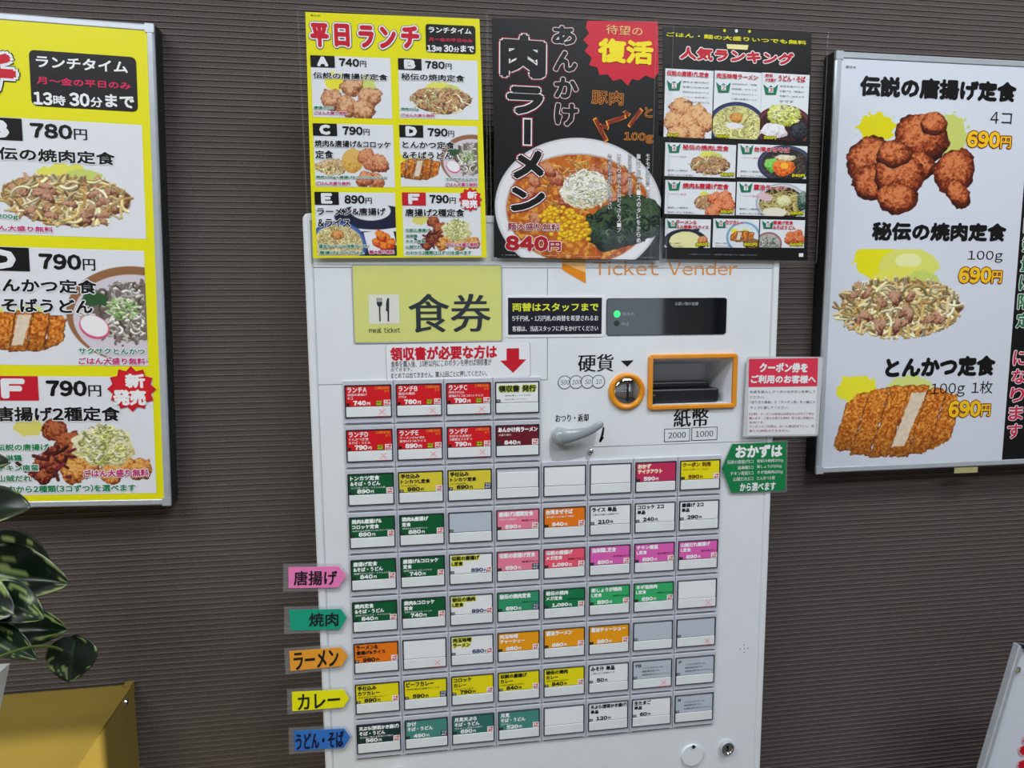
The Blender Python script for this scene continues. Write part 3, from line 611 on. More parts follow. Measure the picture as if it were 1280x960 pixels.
for r_, row in enumerate(ROWS):
    for c_, (bg, l1, l2, sub, price, fg, st) in enumerate(row):
        num += 1
        ox, oz = U * c_ - OX, Z0 - PY * r_       # window top-left, machine frame
        root = None
        if bz_me is None:
            b = MB()     # bezel of one button, origin at the window's top-left corner
            b.rbox(-.0020, -WHT - .0078, U - .0030, .0052, H1, H1 + .0022, m_bez, .0012)
            b.box(.0006, -WHT - .0070, U - .0065, -WHT - .0062, H1 + .0022, H1 + .0024, m_groove)
            b.frame_(0, -WHT, WW, 0, .0012, H1 + .0022, H1 + .0036, m_dark, r=.0008, seg=2)
            b.box(.0008, -WHT + .0008, WW - .0008, -.0008, H1 + .002, H1 + .0024, m_dark)
            root = b.build('menu_button', mach); bz_me = root.data
            b = MB(); b.rbox(.0012, -WHT + .0011, WW - .0012, -WHT * .665, H1 + .0024, H1 + .0032, m_strip, .0006, seg=2)
            s_o = b.build('clear_strip', root); st_me = s_o.data
        else:
            root = bpy.data.objects.new('menu_button', bz_me); COL.objects.link(root); root.parent = mach
            s_o = bpy.data.objects.new('clear_strip', st_me); COL.objects.link(s_o); s_o.parent = root
        root.location = (ox, 0, oz)
        nm_ = CN.get(bg, 'crimson' if bg[0] > 150 else 'green')
        root['label'] = (nm_ + ' button marked ' + l1 + (' ' + l2 if l2 else '')) if l1 else ('blank ' + nm_ + ' button')
        b = MB(); cb_ = -WHT * .65; hc = H1 + .0030
        if bg == W_ and 'blank' in st and r_ == 2 and c_ == 3: b.box(.0012, -.0062, WW - .0012, -.0012, H1 + .0022, H1 + .0026, m_bez); b.rbox(.0016, cb_, WW - .0016, -.0060, H1 + .0024, hc, CARD, .0006, seg=2)
        else: b.rbox(.0014, cb_, WW - .0014, -.0016, H1 + .0024, hc, ink(bg), .0006, seg=2)
        b.build('menu_card', root)
        b = MB(); h = hc + .0002
        def X(f): return f * WW
        def Y(f): return -f * WHT
        def tx(s, x, y0, y1, per, col, mx=.9, bold=.022, out=None, hh_=0):
            w_ = min(tw(s, per), mx - x); b.textl(s, X(x), Y(y0), X(x + w_), Y(y1), h + hh_, ink(col) if not isinstance(col, str) else ink(BL), bold, out)
        fgc = BL if fg == OUTY else fg
        o_ = (.0012, ink((224, 226, 20))) if fg == OUTY else None
        if 'lunch' in st:
            tx(l1, .06, .07, .23, .115, fg, bold=.02)
            tx(l2, .06, .255, .335, .07, fg, bold=.01); tx(sub, .06, .36, .44, .07, fg, bold=.01)
            b.textl('13時30分', X(.64), Y(.06), X(.95), Y(.15), h, ink((255, 150, 40)), .015); b.textl('まで', X(.85), Y(.17), X(.95), Y(.24), h, ink((255, 150, 40)), .015)
            b.poly([(X(.66), Y(.49)), (X(.79), Y(.49)), (X(.79), Y(.63)), (X(.66), Y(.63))], h, ink((40, 110, 40))); b.textl('平日', X(.67), Y(.495), X(.78), Y(.555), h + .0001, ink(YL), .02); b.textl('限定', X(.67), Y(.565), X(.78), Y(.625), h + .0001, ink(YL), .02)
            b.poly([(X(.83), Y(.47)), (X(.975), Y(.47)), (X(.975), Y(.645)), (X(.83), Y(.645))], h, ink(WH)); b.textl('大盛', X(.84), Y(.48), X(.965), Y(.555), h + .0001, ink(RD), .02); b.textl('無料', X(.84), Y(.565), X(.965), Y(.635), h + .0001, ink(RD), .02)
            b.poly([(X(.04), Y(.55)), (X(.10), Y(.55)), (X(.10), Y(.63)), (X(.04), Y(.63))], h, ink(BL)); b.textl(price, X(.18), Y(.48), X(.45), Y(.62), h, ink(fg), .05); b.textl('円', X(.47), Y(.53), X(.54), Y(.62), h, ink(fg), .03)
        elif 'receipt' in st:
            b.textl(l1, X(.08), Y(.12), X(.92), Y(.32), h + .0002, ink(BL), .03, (.0010, ink((196, 210, 60))))
            b.textl('食券を購入してから10秒', X(.22), Y(.41), X(.8), Y(.46), h, ink(BL), 0); b.textl('以内に押してください', X(.22), Y(.53), X(.72), Y(.58), h, ink(BL), 0)
            b.poly([(X(.03), Y(.56)), (X(.12), Y(.56)), (X(.12), Y(.64)), (X(.03), Y(.64))], h, ink(BL))
        elif 'note' in st:
            b.textl(l1, X(.08), Y(.12), X(.08 + .07 * len(l1)), Y(.23), h, ink(BL), .03)
            for q, s_ in enumerate(('こちらのボタンは', '機能選択用です。', 'お客様は押さないでください。')): b.textl(s_, X(.24), Y(.23 + q * .12), X(.24 + .062 * (8.5, 7.5, 11.5)[q]), Y(.30 + q * .12), h, ink((70, 80, 92)), .005)
        elif 'blank' not in st:
            if 'oy' in st: o_ = (.0008, ink((230, 120, 30)))
            tx(l1, .06, .07, .215 if l2 else .23, .105, fgc, bold=.032, out=o_, mx=.96)
            if l2: tx(l2, .06 if '定食' != l2 else .06, .245, .38, .098, fgc, bold=.032, out=o_, mx=.96)
            if sub: tx(sub, .07, .415 if l2 else .28, .475 if l2 else .345, .058, fgc, bold=.004, mx=.96)
            pc = (70, 84, 130) if fg == OUTY else fgc
            px_ = .5 if fg == OUTY else .2; pe = px_ + .092 * len(price.replace(',', '')) + .02 * (',' in price); b.textl(price, X(px_), Y(.49), X(pe), Y(.62), h, ink(pc), .05); b.textl('円', X(pe + .02), Y(.53), X(pe + .085), Y(.62), h, ink(pc), .03)
            if bg in (PK, SP, MG, TG, LG) or bg == (24, 122, 74):
                b.textl({PK: '唐揚げ4コ', SP: '唐揚げ12コ', MG: '旨辛揚げ6コ', TG: '焼肉100g', LG: '焼肉200g'}.get(bg, '焼肉300g'), X(.58), Y(.34), X(.95), Y(.41), h, ink((90, 20, 60) if bg[0] > 100 else (10, 50, 30)), .01)
            if 'btag' in st:
                b.poly([(X(.83), Y(.45)), (X(.98), Y(.45)), (X(.98), Y(.64)), (X(.83), Y(.64))], h, ink((36, 52, 90))); b.textl('平日', X(.85), Y(.47), X(.96), Y(.54), h + .0001, ink(WH), .01); b.textl('限定', X(.85), Y(.555), X(.96), Y(.62), h + .0001, ink(WH), .01)
            elif 'tag' in st:
                b.poly([(X(.83), Y(.46)), (X(.98), Y(.46)), (X(.98), Y(.645)), (X(.83), Y(.645))], h, ink(WH)); b.textl('大盛', X(.85), Y(.475), X(.96), Y(.545), h + .0001, ink(RD), .02); b.textl('無料', X(.85), Y(.56), X(.96), Y(.63), h + .0001, ink(RD), .02)
        if 'blank' not in st and 'lunch' not in st or 'n' in st.split():
            b.poly([(X(.03), Y(.55)), (X(.115), Y(.55)), (X(.115), Y(.635)), (X(.03), Y(.635))], h, ink(BL)); b.poly([(X(.045), Y(.565)), (X(.1), Y(.565)), (X(.1), Y(.62)), (X(.045), Y(.62))], h + .00005, ink((150, 155, 150) if fgc == BL else (60, 70, 60)))
        if 'x' in st.split():
            xm = ink((244, 170, 184)); h2 = H1 + .0034
            for s_ in (1, -1):
                p0 = (X(.73), Y(.83 - s_ * .08)); p1 = (X(.85), Y(.83 + s_ * .08)); b.poly([(p0[0] - .0008, p0[1]), (p0[0] + .0008, p0[1]), (p1[0] + .0008, p1[1]), (p1[0] - .0008, p1[1])], h2 + s_ * .00003, xm)
            b.poly([(X(.62), Y(.955)), (X(.92), Y(.955)), (X(.92), Y(.975)), (X(.62), Y(.975))], h2, ink((238, 120, 140)))
        if b.v: b.build('lettering', root)

# ------------------------------------------------------------------ signs stuck on or beside the machine
def laminate(fr, root, px0, py0, px1, py1, r=.004, h=.0016, edge=.0012, edge_m=None):
    (a, b_), (c, d) = fr.L(px0, py0), fr.L(px1, py1)
    b = MB(fr)
    n = 4; P = []
    for (cx, cy, a0) in ((c - r, d + r, -90), (c - r, b_ - r, 0), (a + r, b_ - r, 90), (a + r, d + r, 180)):
        for k in range(n + 1): an = math.radians(a0 + 90 * k / n); P.append((cx + r * math.cos(an), cy + r * math.sin(an)))
    b.poly(P, h, m_lam)
    b.frame_(a, d, c, b_, edge, h - .0003, h, edge_m or m_lamedge, r=r)
    return b.build('laminate', root)
SD = -(H1 + .0002)
# receipt sign
fr = Frame((481.7, 472.3), (663, 467), SD)
s_ = fr.root('receipt_notice', 'white receipt notice with red heading and red down arrow above the button rows', 'notice')
b = MB(fr); (a, c), (e, f) = fr.L(481.7, 430.5), fr.L(663.2, 471)
b.rbox(a, f, e, c, 0, .0005, m_seam, .004); b.rbox(a + .0005, f + .0005, e - .0005, c - .0005, .0004, .0007, CARD, .0036); b.build('sign_board', s_)
b = MB(fr); h = .0009
b.text('領収書が必要な方は', 487.5, 434, 621.2, 447.8, h, RED, .028)
for (t, x0, y0, x1, y1) in (('食券を購入後、10秒以内にこのボタンを押せば領収書が', 488.6, 451.2, 614.5, 456.4), ('出てきます。', 488.6, 460, 515, 463.8), ('まとめては出てきません。購入1回ごとに押してください。', 488.6, 466, 608.5, 469.8)): b.text(t, x0, y0, x1, y1, h, K, .002)
b.pquad([cpt(963, 548), cpt(1037, 546), cpt(1037, 612), cpt(1080, 612), cpt(1002, 692), cpt(925, 620), cpt(963, 618)], h, RED); b.build('lettering', s_)
# exchange notice
fr = Frame((634.9, 417.8), (751.9, 416.8), SD)
s_ = fr.root('change_notice', 'black notice with yellow heading about changing money, left of the display', 'notice')
b = MB(fr); (a, c), (e, f) = fr.L(631.8, 369.3), fr.L(756, 421); b.rbox(a, f, e, c, 0, .0005, CARD, .003); b.build('sign_backing', s_)
b = MB(fr); b.prect(634.9, 372.2, 751.7, 417.4, .0007, ink((26, 26, 40))); b.build('sign_board', s_)
b = MB(fr); h = .0009; b.text('両替はスタッフまで', 640.2, 378.7, 747.8, 388.9, h, ink((226, 236, 60)), .018); b.text('5千円札・1万円札の両替を希望されるお', 640.2, 394.5, 747.8, 401, h, WI, .008); b.text('客様は、当店スタッフに声をかけてください', 640.2, 407.5, 747.3, 413.6, h, WI, .008); b.build('lettering', s_)
# coupon notice
def c5_(x, y): return (890 + x / 5.053, 430 + y / 5.053)
fr = Frame(c5_(215, 580), c5_(660, 575), -.006)
s_ = fr.root('coupon_notice', 'white laminated coupon notice with pink heading on the right edge of the machine', 'notice')
b = MB(fr); (a, c), (e, f) = fr.L(*c5_(222, 80)), fr.L(*c5_(668, 580)); b.rbox(a, f, e, c, 0, .0005, mat('laminate_backing', (206, 208, 212), rough=.4, var=.01), .003)
b.build('sign_backing', s_)
b = MB(fr); b.pquad([c5_(232, 95), c5_(668, 88), c5_(650, 568), c5_(222, 578)], .0007, CARD); b.pquad([c5_(232, 95), c5_(668, 88), c5_(662, 266), c5_(229, 272)], .0009, ink((226, 56, 84))); b.build('sign_board', s_)
b = MB(fr); h = .0012; b.text('クーポン券を', *c5_(300, 117), *c5_(600, 180), h, WI, .03); b.text('ご利用のお客様へ', *c5_(245, 195), *c5_(652, 248), h, WI, .03)
for t, x1, y in (('お金を投入しクーポンのボタンを押して', 650, 292), ('ください。', 330, 326), ('「出てきた食券」と「クーポン券」を一緒にス', 648, 357), ('タッフに渡してください。', 480, 392)): b.text(t, *c5_(238, y), *c5_(x1, y + 17), h, ink((60, 60, 70)), 0)
for t, x1, y in (('【注意】 クーポンの併用は出来ませんのでご了承を', 640, 434), ('願います。ご飯の大盛りも無料。取り扱い店舗のみ', 640, 460), ('有効です。', 328, 488), ('クーポンのご利用は、お一人様1回までとし、他', 640, 512), ('券との併用はできません。', 490, 540)): b.text(t, *c5_(232, y), *c5_(x1, y + 13), h, ink((170, 70, 90)), 0)
b.build('lettering', s_)
laminate(fr, s_, *c5_(218, 74), *c5_(676, 586), r=.003)
# green side dish arrow
fr = Frame(c5_(120, 938), c5_(462, 925), -.003)
s_ = fr.root('side_dish_arrow_sign', 'green arrow-shaped sign with white side dish list pointing left at the machine edge', 'sign')
P = [c5_(127, 632), c5_(468, 617), c5_(462, 925), c5_(120, 938), c5_(62, 785)]
b = MB(fr); b.prism([fr.L(*p) for p in [c5_(122, 622), c5_(478, 606), c5_(472, 935), c5_(112, 948), c5_(52, 785)]], 0, .0004, m_lamedge); b.build('laminate', s_)
b = MB(fr); b.prism([fr.L(*p) for p in P], .0003, .0007, ink((18, 126, 70))); b.build('sign_board', s_)
b = MB(fr); h = .0010; b.text('おかずは', *c5_(148, 640), *c5_(440, 712), h, WI, .03); b.text('から選べます', *c5_(175, 878), *c5_(398, 922), h, WI, .02)
for k, (l, r2) in enumerate((('伝説の唐揚げ5コ', '秘伝の焼肉200g'), ('油淋鶏5コ', '新しょうが200g'), ('チキン南蛮5コ', 'ネギ塩焼肉200g'), ('山賊だれ5コ', 'とんかつ1枚'))):
    x0 = (95, 160, 115, 133)[k]; y = 733 + 36 * k; b.text(l, *c5_(x0, y), *c5_(258, y + 20), h, WI, .004); b.text(r2, *c5_(283, y - 6), *c5_((447, 437, 445, 395)[k], y + 14), h, WI, .004)
b.build('lettering', s_)
# category arrows on the left
AR = [('唐揚げ', (240, 130, 190), 'pink', [(360.5, 708.8), (422.8, 707.7), (433.3, 719.3), (422.8, 733.9), (361, 735)], (367.5, 713.2, 421.5, 730.6)),
      ('焼肉', (28, 160, 128), 'teal green', [(361.6, 762.2), (426, 761), (433.8, 771.4), (425, 786.3), (363.3, 788)], (386.5, 765.8, 423, 782)),
      ('ラーメン', (236, 160, 50), 'orange', [(361.6, 813.6), (426, 809.2), (434.9, 819), (427.2, 832.2), (363.3, 838.3)], (366.5, 815.5, 424, 832)),
      ('カレー', (240, 236, 16), 'yellow', [(364.9, 864.6), (429.4, 861.7), (436.4, 872.7), (429.4, 883.6), (365.5, 888.6)], (372, 867.5, 425.5, 883)),
      ('うどん・そば', (52, 116, 200), 'blue', [(367, 913.1), (430.5, 910.5), (438.1, 921.4), (429.8, 933.9), (368.6, 938.3)], (369.5, 916.5, 430, 932.5))]
WORD = {'pink': 'fried chicken', 'teal green': 'grilled meat', 'orange': 'ramen', 'yellow': 'curry', 'blue': 'noodles'}
for t, col, cn, P, tb in AR:
    fr = Frame(P[4], P[3], -.0035)
    s_ = fr.root('category_arrow_tag', '%s arrow tag for %s on the left edge of the ticket machine' % (cn, WORD[cn]), 'sign', 'arrow tags beside the button rows')
    b = MB(fr); q = [fr.L(*p) for p in P]; x0 = q[0][0] - .006; b.prism([(x0, q[0][1] + .004), (q[1][0] + .002, q[1][1] + .004), (q[2][0] + .003, q[2][1]), (q[3][0] + .002, q[3][1] - .004), (x0, q[4][1] - .004)], 0, .0005, mat('tag_laminate_grey', (140, 138, 136), rough=.25, coat=.4, var=.02) if 0 else m_lamedge)
    b.build('laminate', s_)
    b = MB(fr); b.prism(q, .0004, .0009, ink(col)); b.build('tag_board', s_)
    b = MB(fr); b.text(t, *tb, .0012, ink((22, 24, 60) if cn == 'blue' else BL), .016); b.build('lettering', s_)
# ------------------------------------------------------------------ lunch poster design (used by the small sheet and the large framed one)
def k4(x, y): return (370 + x / 5.12, y / 5.12)
def k5(x, y): return (370 + x / 5.12, 150 + y / 5.12)
BG_Y = ink((232, 226, 16))
def star(cx, cy, r0, r1, n, ph=0):
    return [(cx + (r1 if k % 2 else r0) * math.cos(math.pi * k / n + ph), cy + (r1 if k % 2 else r0) * math.sin(math.pi * k / n + ph)) for k in range(2 * n)]
def cardpic(kind, w, h):
    p = Paint(w, h, (226, 229, 236)); k = w / 100.
    if kind == 'A': f_karaage(p, w * .5, h * .66, w * .36, 5, ((110, 60, 44), (186, 124, 84), (226, 180, 140)))
    if kind == 'B': f_yakiniku(p, w * .52, h * .68, w * .40, h * .25)
    if kind == 'C':
        p.crust(w * .2, h * .68, w * .2, h * .13, 0, ((120, 80, 50), (190, 150, 110), (226, 200, 160)), wob=.3, sc=3); p.strokes(int(30 * k), w * .2, h * .7, w * .18, h * .1, SPROUT, ln=8 * k, wd=.8 * k)
        p.crust(w * .47, h * .58, w * .14, h * .2, .3, ((176, 120, 40), (210, 160, 70), (226, 184, 100)), wob=.08, sc=3, dark=.2)
        for (a, c) in ((.64, .5), (.72, .62), (.82, .62), (.75, .9), (.62, .86)): p.crust(w * a, h * c, w * .12, h * .13, a * 9, ((110, 50, 30), (184, 104, 66), (226, 166, 120)), wob=.3, sc=3)
    if kind in 'D':
        p.flat(w * .92, h * .55, w * .42, h * .42, (150, 104, 70)); p.flat(w * .92, h * .58, w * .38, h * .38, (214, 206, 216)); p.flat(w * .95, h * .52, w * .3, h * .26, (120, 108, 100), wob=.2)
        p.strokes(int(60 * k), w * .93, h * .55, w * .32, h * .26, [(226, 220, 214), (196, 190, 180), (120, 104, 96), (238, 236, 230)], ln=12 * k, wd=.8 * k, curl=.15); p.flat(w * .68, h * .42, w * .08, h * .06, (46, 90, 50), wob=.4)
        p.strokes(int(30 * k), w * .85, h * .5, w * .09, h * .09, [(150, 190, 110), (220, 230, 190)], ln=3 * k, wd=.8 * k); p.flat(w * .67, h * .66, w * .10, h * .10, (214, 80, 120), ang=.5); p.flat(w * .67, h * .65, w * .092, h * .088, (240, 240, 242), ang=.5)
        f_katsu(p, -w * .06, h * .52, w * .52, h * .36, 5, 2, .3)
    if kind == 'E':
        p.flat(w * .72, h * .38, w * .5, h * .2, (30, 32, 60)); p.flat(w * .68, h * .28, w * .26, h * .16, (226, 229, 236)); p.rect([(0, h * .6), (w, h * .6), (w, h), (0, h)], C_(34, 36, 60) * np.ones_like(p.a))
        f_bowl(p, w * .26, h * .82, w * .36, h * .38, (50, 84, 150), (226, 206, 150), [(236, 224, 170), (222, 200, 130)]); p.crust(w * .26, h * .66, w * .08, h * .08, 0, ((110, 50, 20), (186, 110, 50), (230, 170, 100)), wob=.3, sc=3)
        p.rect([(w * .58, h * .62), (w * .95, h * .55), (w, h * .82), (w * .64, h * .96)], C_(232, 234, 240) * np.ones_like(p.a))
        for (a, c) in ((.75, .78), (.86, .72), (.84, .84), (.92, .8), (.8, .68)): p.crust(w * a, h * c, w * .08, h * .08, a * 9, ((120, 24, 14), (206, 60, 24), (240, 150, 50)), wob=.3, sc=3)
    if kind == 'F':
        p.flat(w * .22, h * .42, w * .1, h * .08, (222, 214, 110), wob=.3); r = np.random.RandomState(4)
        for (a, c, q) in ((.38, .45, 1), (.46, .55, 1), (.5, .66, 1), (.56, .75, 0), (.48, .8, 0), (.8, .75, 0), (.9, .78, 0), (.72, .82, 0), (.3, .8, 1), (.36, .7, 1)):
            p.crust(w * a, h * c, w * .085, h * .1, a * 7, ((60, 16, 12), (130, 50, 30), (190, 110, 66)) if q else ((110, 50, 20), (196, 116, 50), (236, 180, 100)), wob=.35, sc=3)
        p.crust(w * .68, h * .58, w * .17, h * .19, 0, ((170, 150, 90), (216, 208, 150), (240, 236, 200)), wob=.3, sc=3, dark=.2)
        p.strokes(int(60 * k), w * .68, h * .58, w * .15, h * .17, [(236, 232, 190), (214, 216, 140), (190, 196, 110)], ln=7 * k, wd=.6 * k)
        for i in range(7): p.strokes(3, w * .25 + i * 3 * k, h * .72, w * .1, h * .14, [(120, 40, 50), (80, 30, 30)], ln=10 * k, wd=1 * k, curl=.02)
    return p
def lunch(fr, root, res, sc=1.0):
    """sc: line weight scale"""
    o = .0011 * sc; oo = .0006 * sc
    b = MB(fr); h = .0008
    cards = {'A': (k4(92, 355), k4(617, 762)), 'B': (k4(652, 372), k4(1168, 770)), 'C': (k5(107, 22), k5(634, 432)), 'D': (k5(660, 30), k5(1168, 432)), 'E': (k5(118, 462), k5(646, 868)), 'F': (k5(678, 464), k5(1186, 870))}
    for kk, (p0, p1) in cards.items():
        w, hh = (p1[0] - p0[0]) * res, (p1[1] - p0[1]) * res
        pic(b, 'food_photo', root, cardpic(kk, w, hh), *p0, *p1, h)
    h = .0012; G, Mg = GRN, MAG; wo_ = (oo, CARD)
    # heading
    for t, x0, y0, x1, y1 in (('平', 92, 150, 212, 305), ('日', 245, 155, 345, 302), ('ラ', 400, 165, 500, 310), ('ン', 535, 172, 640, 315), ('チ', 672, 168, 790, 315)):
        b.text(t, *k4(x0 - 1, y0), *k4(x1, y1), h + .0002, RED, .035, (o * 1.7, CARD)); b.text(t, *k4(x0 - 1, y0), *k4(x1, y1), h - .0001, K, .035, (o * 2.25, K))
    (a, c), (e, f) = b.uv(k4(828, 155)), b.uv(k4(1150, 348)); b.rbox(a, f, e, c, 0, h - .0001, DRK, .003 * sc, ch=.00005)
    b.text('ランチタイム', *k4(848, 172), *k4(1122, 222), h, WI, .022); b.text('月~金の平日のみ', *k4(850, 240), *k4(1130, 276), h, ink((214, 30, 90)), .02, (oo * .8, WI)); b.text('13', *k4(838, 290), *k4(895, 334), h, WI, .03); b.text('時', *k4(897, 300), *k4(934, 334), h, WI, .02)
    b.text('30', *k4(945, 290), *k4(1006, 336), h, WI, .03); b.text('分', *k4(1008, 303), *k4(1044, 337), h, WI, .02); b.text('まで', *k4(1052, 292), *k4(1140, 338), h, WI, .028)
    b.text('東日本', *k4(92, 94), *k4(158, 108), h, K, .0)
    items = [('A', k4, 92, 355, 250, 435, '740', 275, 375, 405, 430, 450), ('B', k4, 652, 374, 804, 452, '780', 826, 392, 952, 444, 996), ('C', k5, 107, 22, 265, 104, '790', 298, 42, 428, 98, 472),
             ('D', k5, 660, 32, 815, 114, '790', 842, 54, 970, 108, 1012), ('E', k5, 118, 460, 276, 544, '890', 310, 482, 440, 536, 486), ('F', k5, 678, 464, 832, 548, '790', 854, 480, 978, 534, 1022)]
    for (L_, kf, x0, y0, x1, y1, pr, px0, py0, px1, py1, yx) in items:
        b.prect(*kf(x0, y0), *kf(x1, y1), h, RED if L_ == 'F' else K); m_ = (x0 + x1) / 2; b.text(L_, *kf(m_ - 34, y0 + 12), *kf(m_ + 34, y1 - 10), h + .0003, CARD, .045, (oo * .9, WI))
        b.text(pr, *kf(px0, py0), *kf(px1, py1), h, K, .035); b.text('円', *kf(px1 + 4, py0 + 16), *kf(yx, py1 + 2), h, K, .012)
    for (kf, t, x0, y0, x1, y1) in ((k4, '伝説の唐揚げ定食', 110, 463, 588, 518), (k4, '秘伝の焼肉定食', 672, 470, 1078, 526), (k5, '焼肉&唐揚げ&コロッケ', 120, 128, 606, 182), (k5, '定食', 124, 195, 240, 250), (k5, 'とんかつ定食', 680, 135, 1015, 188), (k5, '&そばうどん', 682, 202, 1002, 254),
                                    (k5, 'ラーメン&唐揚げ', 134, 560, 575, 612), (k5, '&ライス', 140, 632, 350, 686), (k5, '唐揚げ2種定食', 698, 568, 1078, 620)):
        b.text(t, *kf(x0, y0), *kf(x1, y1), h + .0002, K, .024, (oo * 1.1, CARD))
    for (kf, t, x0, y0, x1, y1, m_) in ((k4, '唐揚げ6コ', 115, 680, 240, 704, G), (k4, '焼肉200g', 672, 690, 785, 712, G), (k5, '焼肉100g+唐揚げ2コ+コロッケ2コ', 128, 356, 582, 384, G), (k5, 'サクサクとんかつ', 955, 370, 1158, 392, G),
                                        (k5, '醤油ラーメンor味噌ラーメン', 148, 796, 470, 820, G), (k5, '唐揚げ2コ+ごはん', 150, 838, 440, 860, G), (k5, '伝説の唐揚げ', 700, 695, 858, 718, G), (k5, '油淋鶏', 702, 732, 776, 754, G), (k5, 'チキン南蛮', 702, 766, 826, 788, G), (k5, '山賊だれ', 702, 802, 804, 824, G), (k5, 'の中から2種類(3コずつ)を選べます', 702, 838, 1122, 862, G),
                                        (k4, 'ごはん大盛り無料', 115, 712, 330, 738, Mg), (k4, 'ごはん大盛り無料', 672, 728, 888, 752, Mg), (k5, 'ごはん大盛り無料', 128, 394, 350, 420, Mg), (k5, 'ごはん大盛り無料', 955, 402, 1160, 428, Mg), (k5, '麺大盛り無料', 470, 834, 630, 858, Mg), (k5, 'ごはん大盛り無料', 962, 786, 1164, 812, Mg)):
        b.text(t, *kf(x0, y0), *kf(x1, y1), h + .0002, m_, .024, (oo * .8, CARD))
    cx, cy = b.uv(k5(1116, 510)); ax, ay = b.uv(k5(1190, 510)); r = ax - cx
    b.poly(star(cx, cy, r * 1.02, r * .82, 12), h + .0004, RED); b.poly(star(cx, cy, r * .9, r * .72, 12), h + .0005, ink((214, 30, 44)))
    b.text('新', *k5(1096, 458), *k5(1158, 506), h + .0006, WI, .035); b.text('発売', *k5(1058, 512), *k5(1160, 566), h + .0006, WI, .035)
    b.build('lettering', root)

# the three laminated sheets above the machine
PD = -.006
def sheet_pts(pts): return pts
fr = Frame(k5(110, 884), k5(1222, 880), PD)
s_ = fr.root('lunch_menu_sheet', 'small laminated yellow weekday lunch menu above the left half of the ticket machine', 'poster', 'menu sheets above the ticket machine')
b = MB(fr); P = [fr.L(*k4(60, 78)), fr.L(*k4(1174, 122)), fr.L(*k5(1222, 880)), fr.L(*k5(110, 884))]
w_ = ((P[1][0] - P[0][0]) + (P[2][0] - P[3][0])) / 2; h_ = ((P[0][1] - P[3][1]) + (P[1][1] - P[2][1])) / 2
print('lunch sheet', w_, h_, P)
b.prism(P, 0, .0006, BG_Y); b.build('printed_sheet', s_)
lunch(fr, s_, 1.7)
fl = fr
laminate(fr, s_, 371.5, 9, 615.5, 329, h=.0026)
# big ramen sheet
def k6(x, y): return (600 + x / 2.952, 10 + y / 2.952)
fr = Frame(k6(62, 925), k6(662, 935), PD)
s_ = fr.root('ramen_poster_sheet', 'laminated black meat ramen poster priced 840, middle sheet above the ticket machine', 'poster', 'menu sheets above the ticket machine')
b = MB(fr); b.prism([fr.L(*k6(42, 38)), fr.L(*k6(655, 52)), fr.L(*k6(662, 932)), fr.L(*k6(62, 922))], 0, .0006, ink((13, 13, 15))); b.build('printed_sheet', s_)
b = MB(fr); p = Paint(330, 264, (13, 13, 15)); q = 330 / 610.
def rp_(x, y): return ((x - 50) * q, (y - 445) * q)
cx, cy = rp_(358, 735); rx, ry = 306 * q, 272 * q
p.flat(cx, cy, rx, ry, (214, 214, 220)); p.flat(cx, cy, rx * .97, ry * .97, (232, 232, 236)); p.flat(cx, cy + 2, rx * .88, ry * .80, (196, 190, 192)); p.flat(cx, cy + 3, rx * .865, ry * .785, (198, 104, 30), wob=.01)
d = vnoise(p.h, p.w, 14, 5)[..., None]; e = p.ell(cx, cy + 3, rx * .86, ry * .78); p.put(np.clip((1 - e) * 60, 0, 1) * np.clip((vnoise(p.h, p.w, 16, 9) - .4) * 3, 0, 1), C_(160, 70, 24)); p.put(np.clip((1 - e) * 60, 0, 1) * np.clip((vnoise(p.h, p.w, 9, 19) - .55) * 6, 0, 1), C_(226, 160, 60))
p.strokes(90, cx, cy - ry * .3, rx * .75, ry * .4, [(226, 170, 80), (206, 130, 60), (176, 80, 50), (236, 190, 110)], ln=26, wd=1.6, curl=.1)
for i in range(16): r = np.random.RandomState(i + 50); p.crust(cx + r.uniform(-.65, .6) * rx, cy + r.uniform(-.55, .2) * ry, rx * .11, ry * .08, r.rand() * 3, ((120, 40, 30), (176, 90, 64), (214, 150, 110)), wob=.35, sc=5)
x, y = rp_(520, 790); p.crust(x, y, rx * .52, ry * .34, -.35, ((8, 18, 18), (24, 44, 34), (66, 90, 60)), wob=.25, sc=7, dark=.3)
p.strokes(70, x, y, rx * .45, ry * .28, [(20, 34, 30), (50, 76, 54), (12, 20, 22), (90, 110, 80)], ln=24, wd=1.8, curl=.15)
x, y = rp_(380, 660); p.crust(x, y, rx * .30, ry * .28, 0, ((176, 150, 110), (222, 214, 180), (244, 242, 232)), wob=.25, sc=5, dark=.1)
p.strokes(170, x, y, rx * .29, ry * .27, [(246, 244, 238), (232, 230, 214), (206, 214, 160), (238, 238, 226)], ln=10, wd=1.4, curl=.1)
r = np.random.RandomState(8)
for i in range(120):
    a = r.rand() * 6.28; q_ = math.sqrt(r.rand()); x, y = rp_(308 + q_ * 92 * math.cos(a), 800 + q_ * 66 * math.sin(a) + q_ * 30 * math.cos(a)); p.flat(x, y, 6.2, 5.2, (196, 130, 10), wob=.1); p.flat(x - .6, y - .8, 4.8, 3.8, (246, 206, 30), wob=.15); p.flat(x - 1.5, y - 1.6, 1.4, 1.1, (252, 232, 120))
pic(b, 'food_photo', s_, p, *k6(52, 447), *k6(660, 930), .0008)
h = .0014; o1 = .0015; dkr = ink((150, 24, 50)); blk = ink((8, 10, 14))
def big(t, x0, y0, x1, y1, bo, o_=o1, rot=None):
    b.text(t, *k6(x0, y0), *k6(x1, y1), h - .0003, dkr, bo, (o_ * 1.9, dkr)); b.text(t, *k6(x0, y0), *k6(x1, y1), h + .0001, blk, bo, (o_, WI))
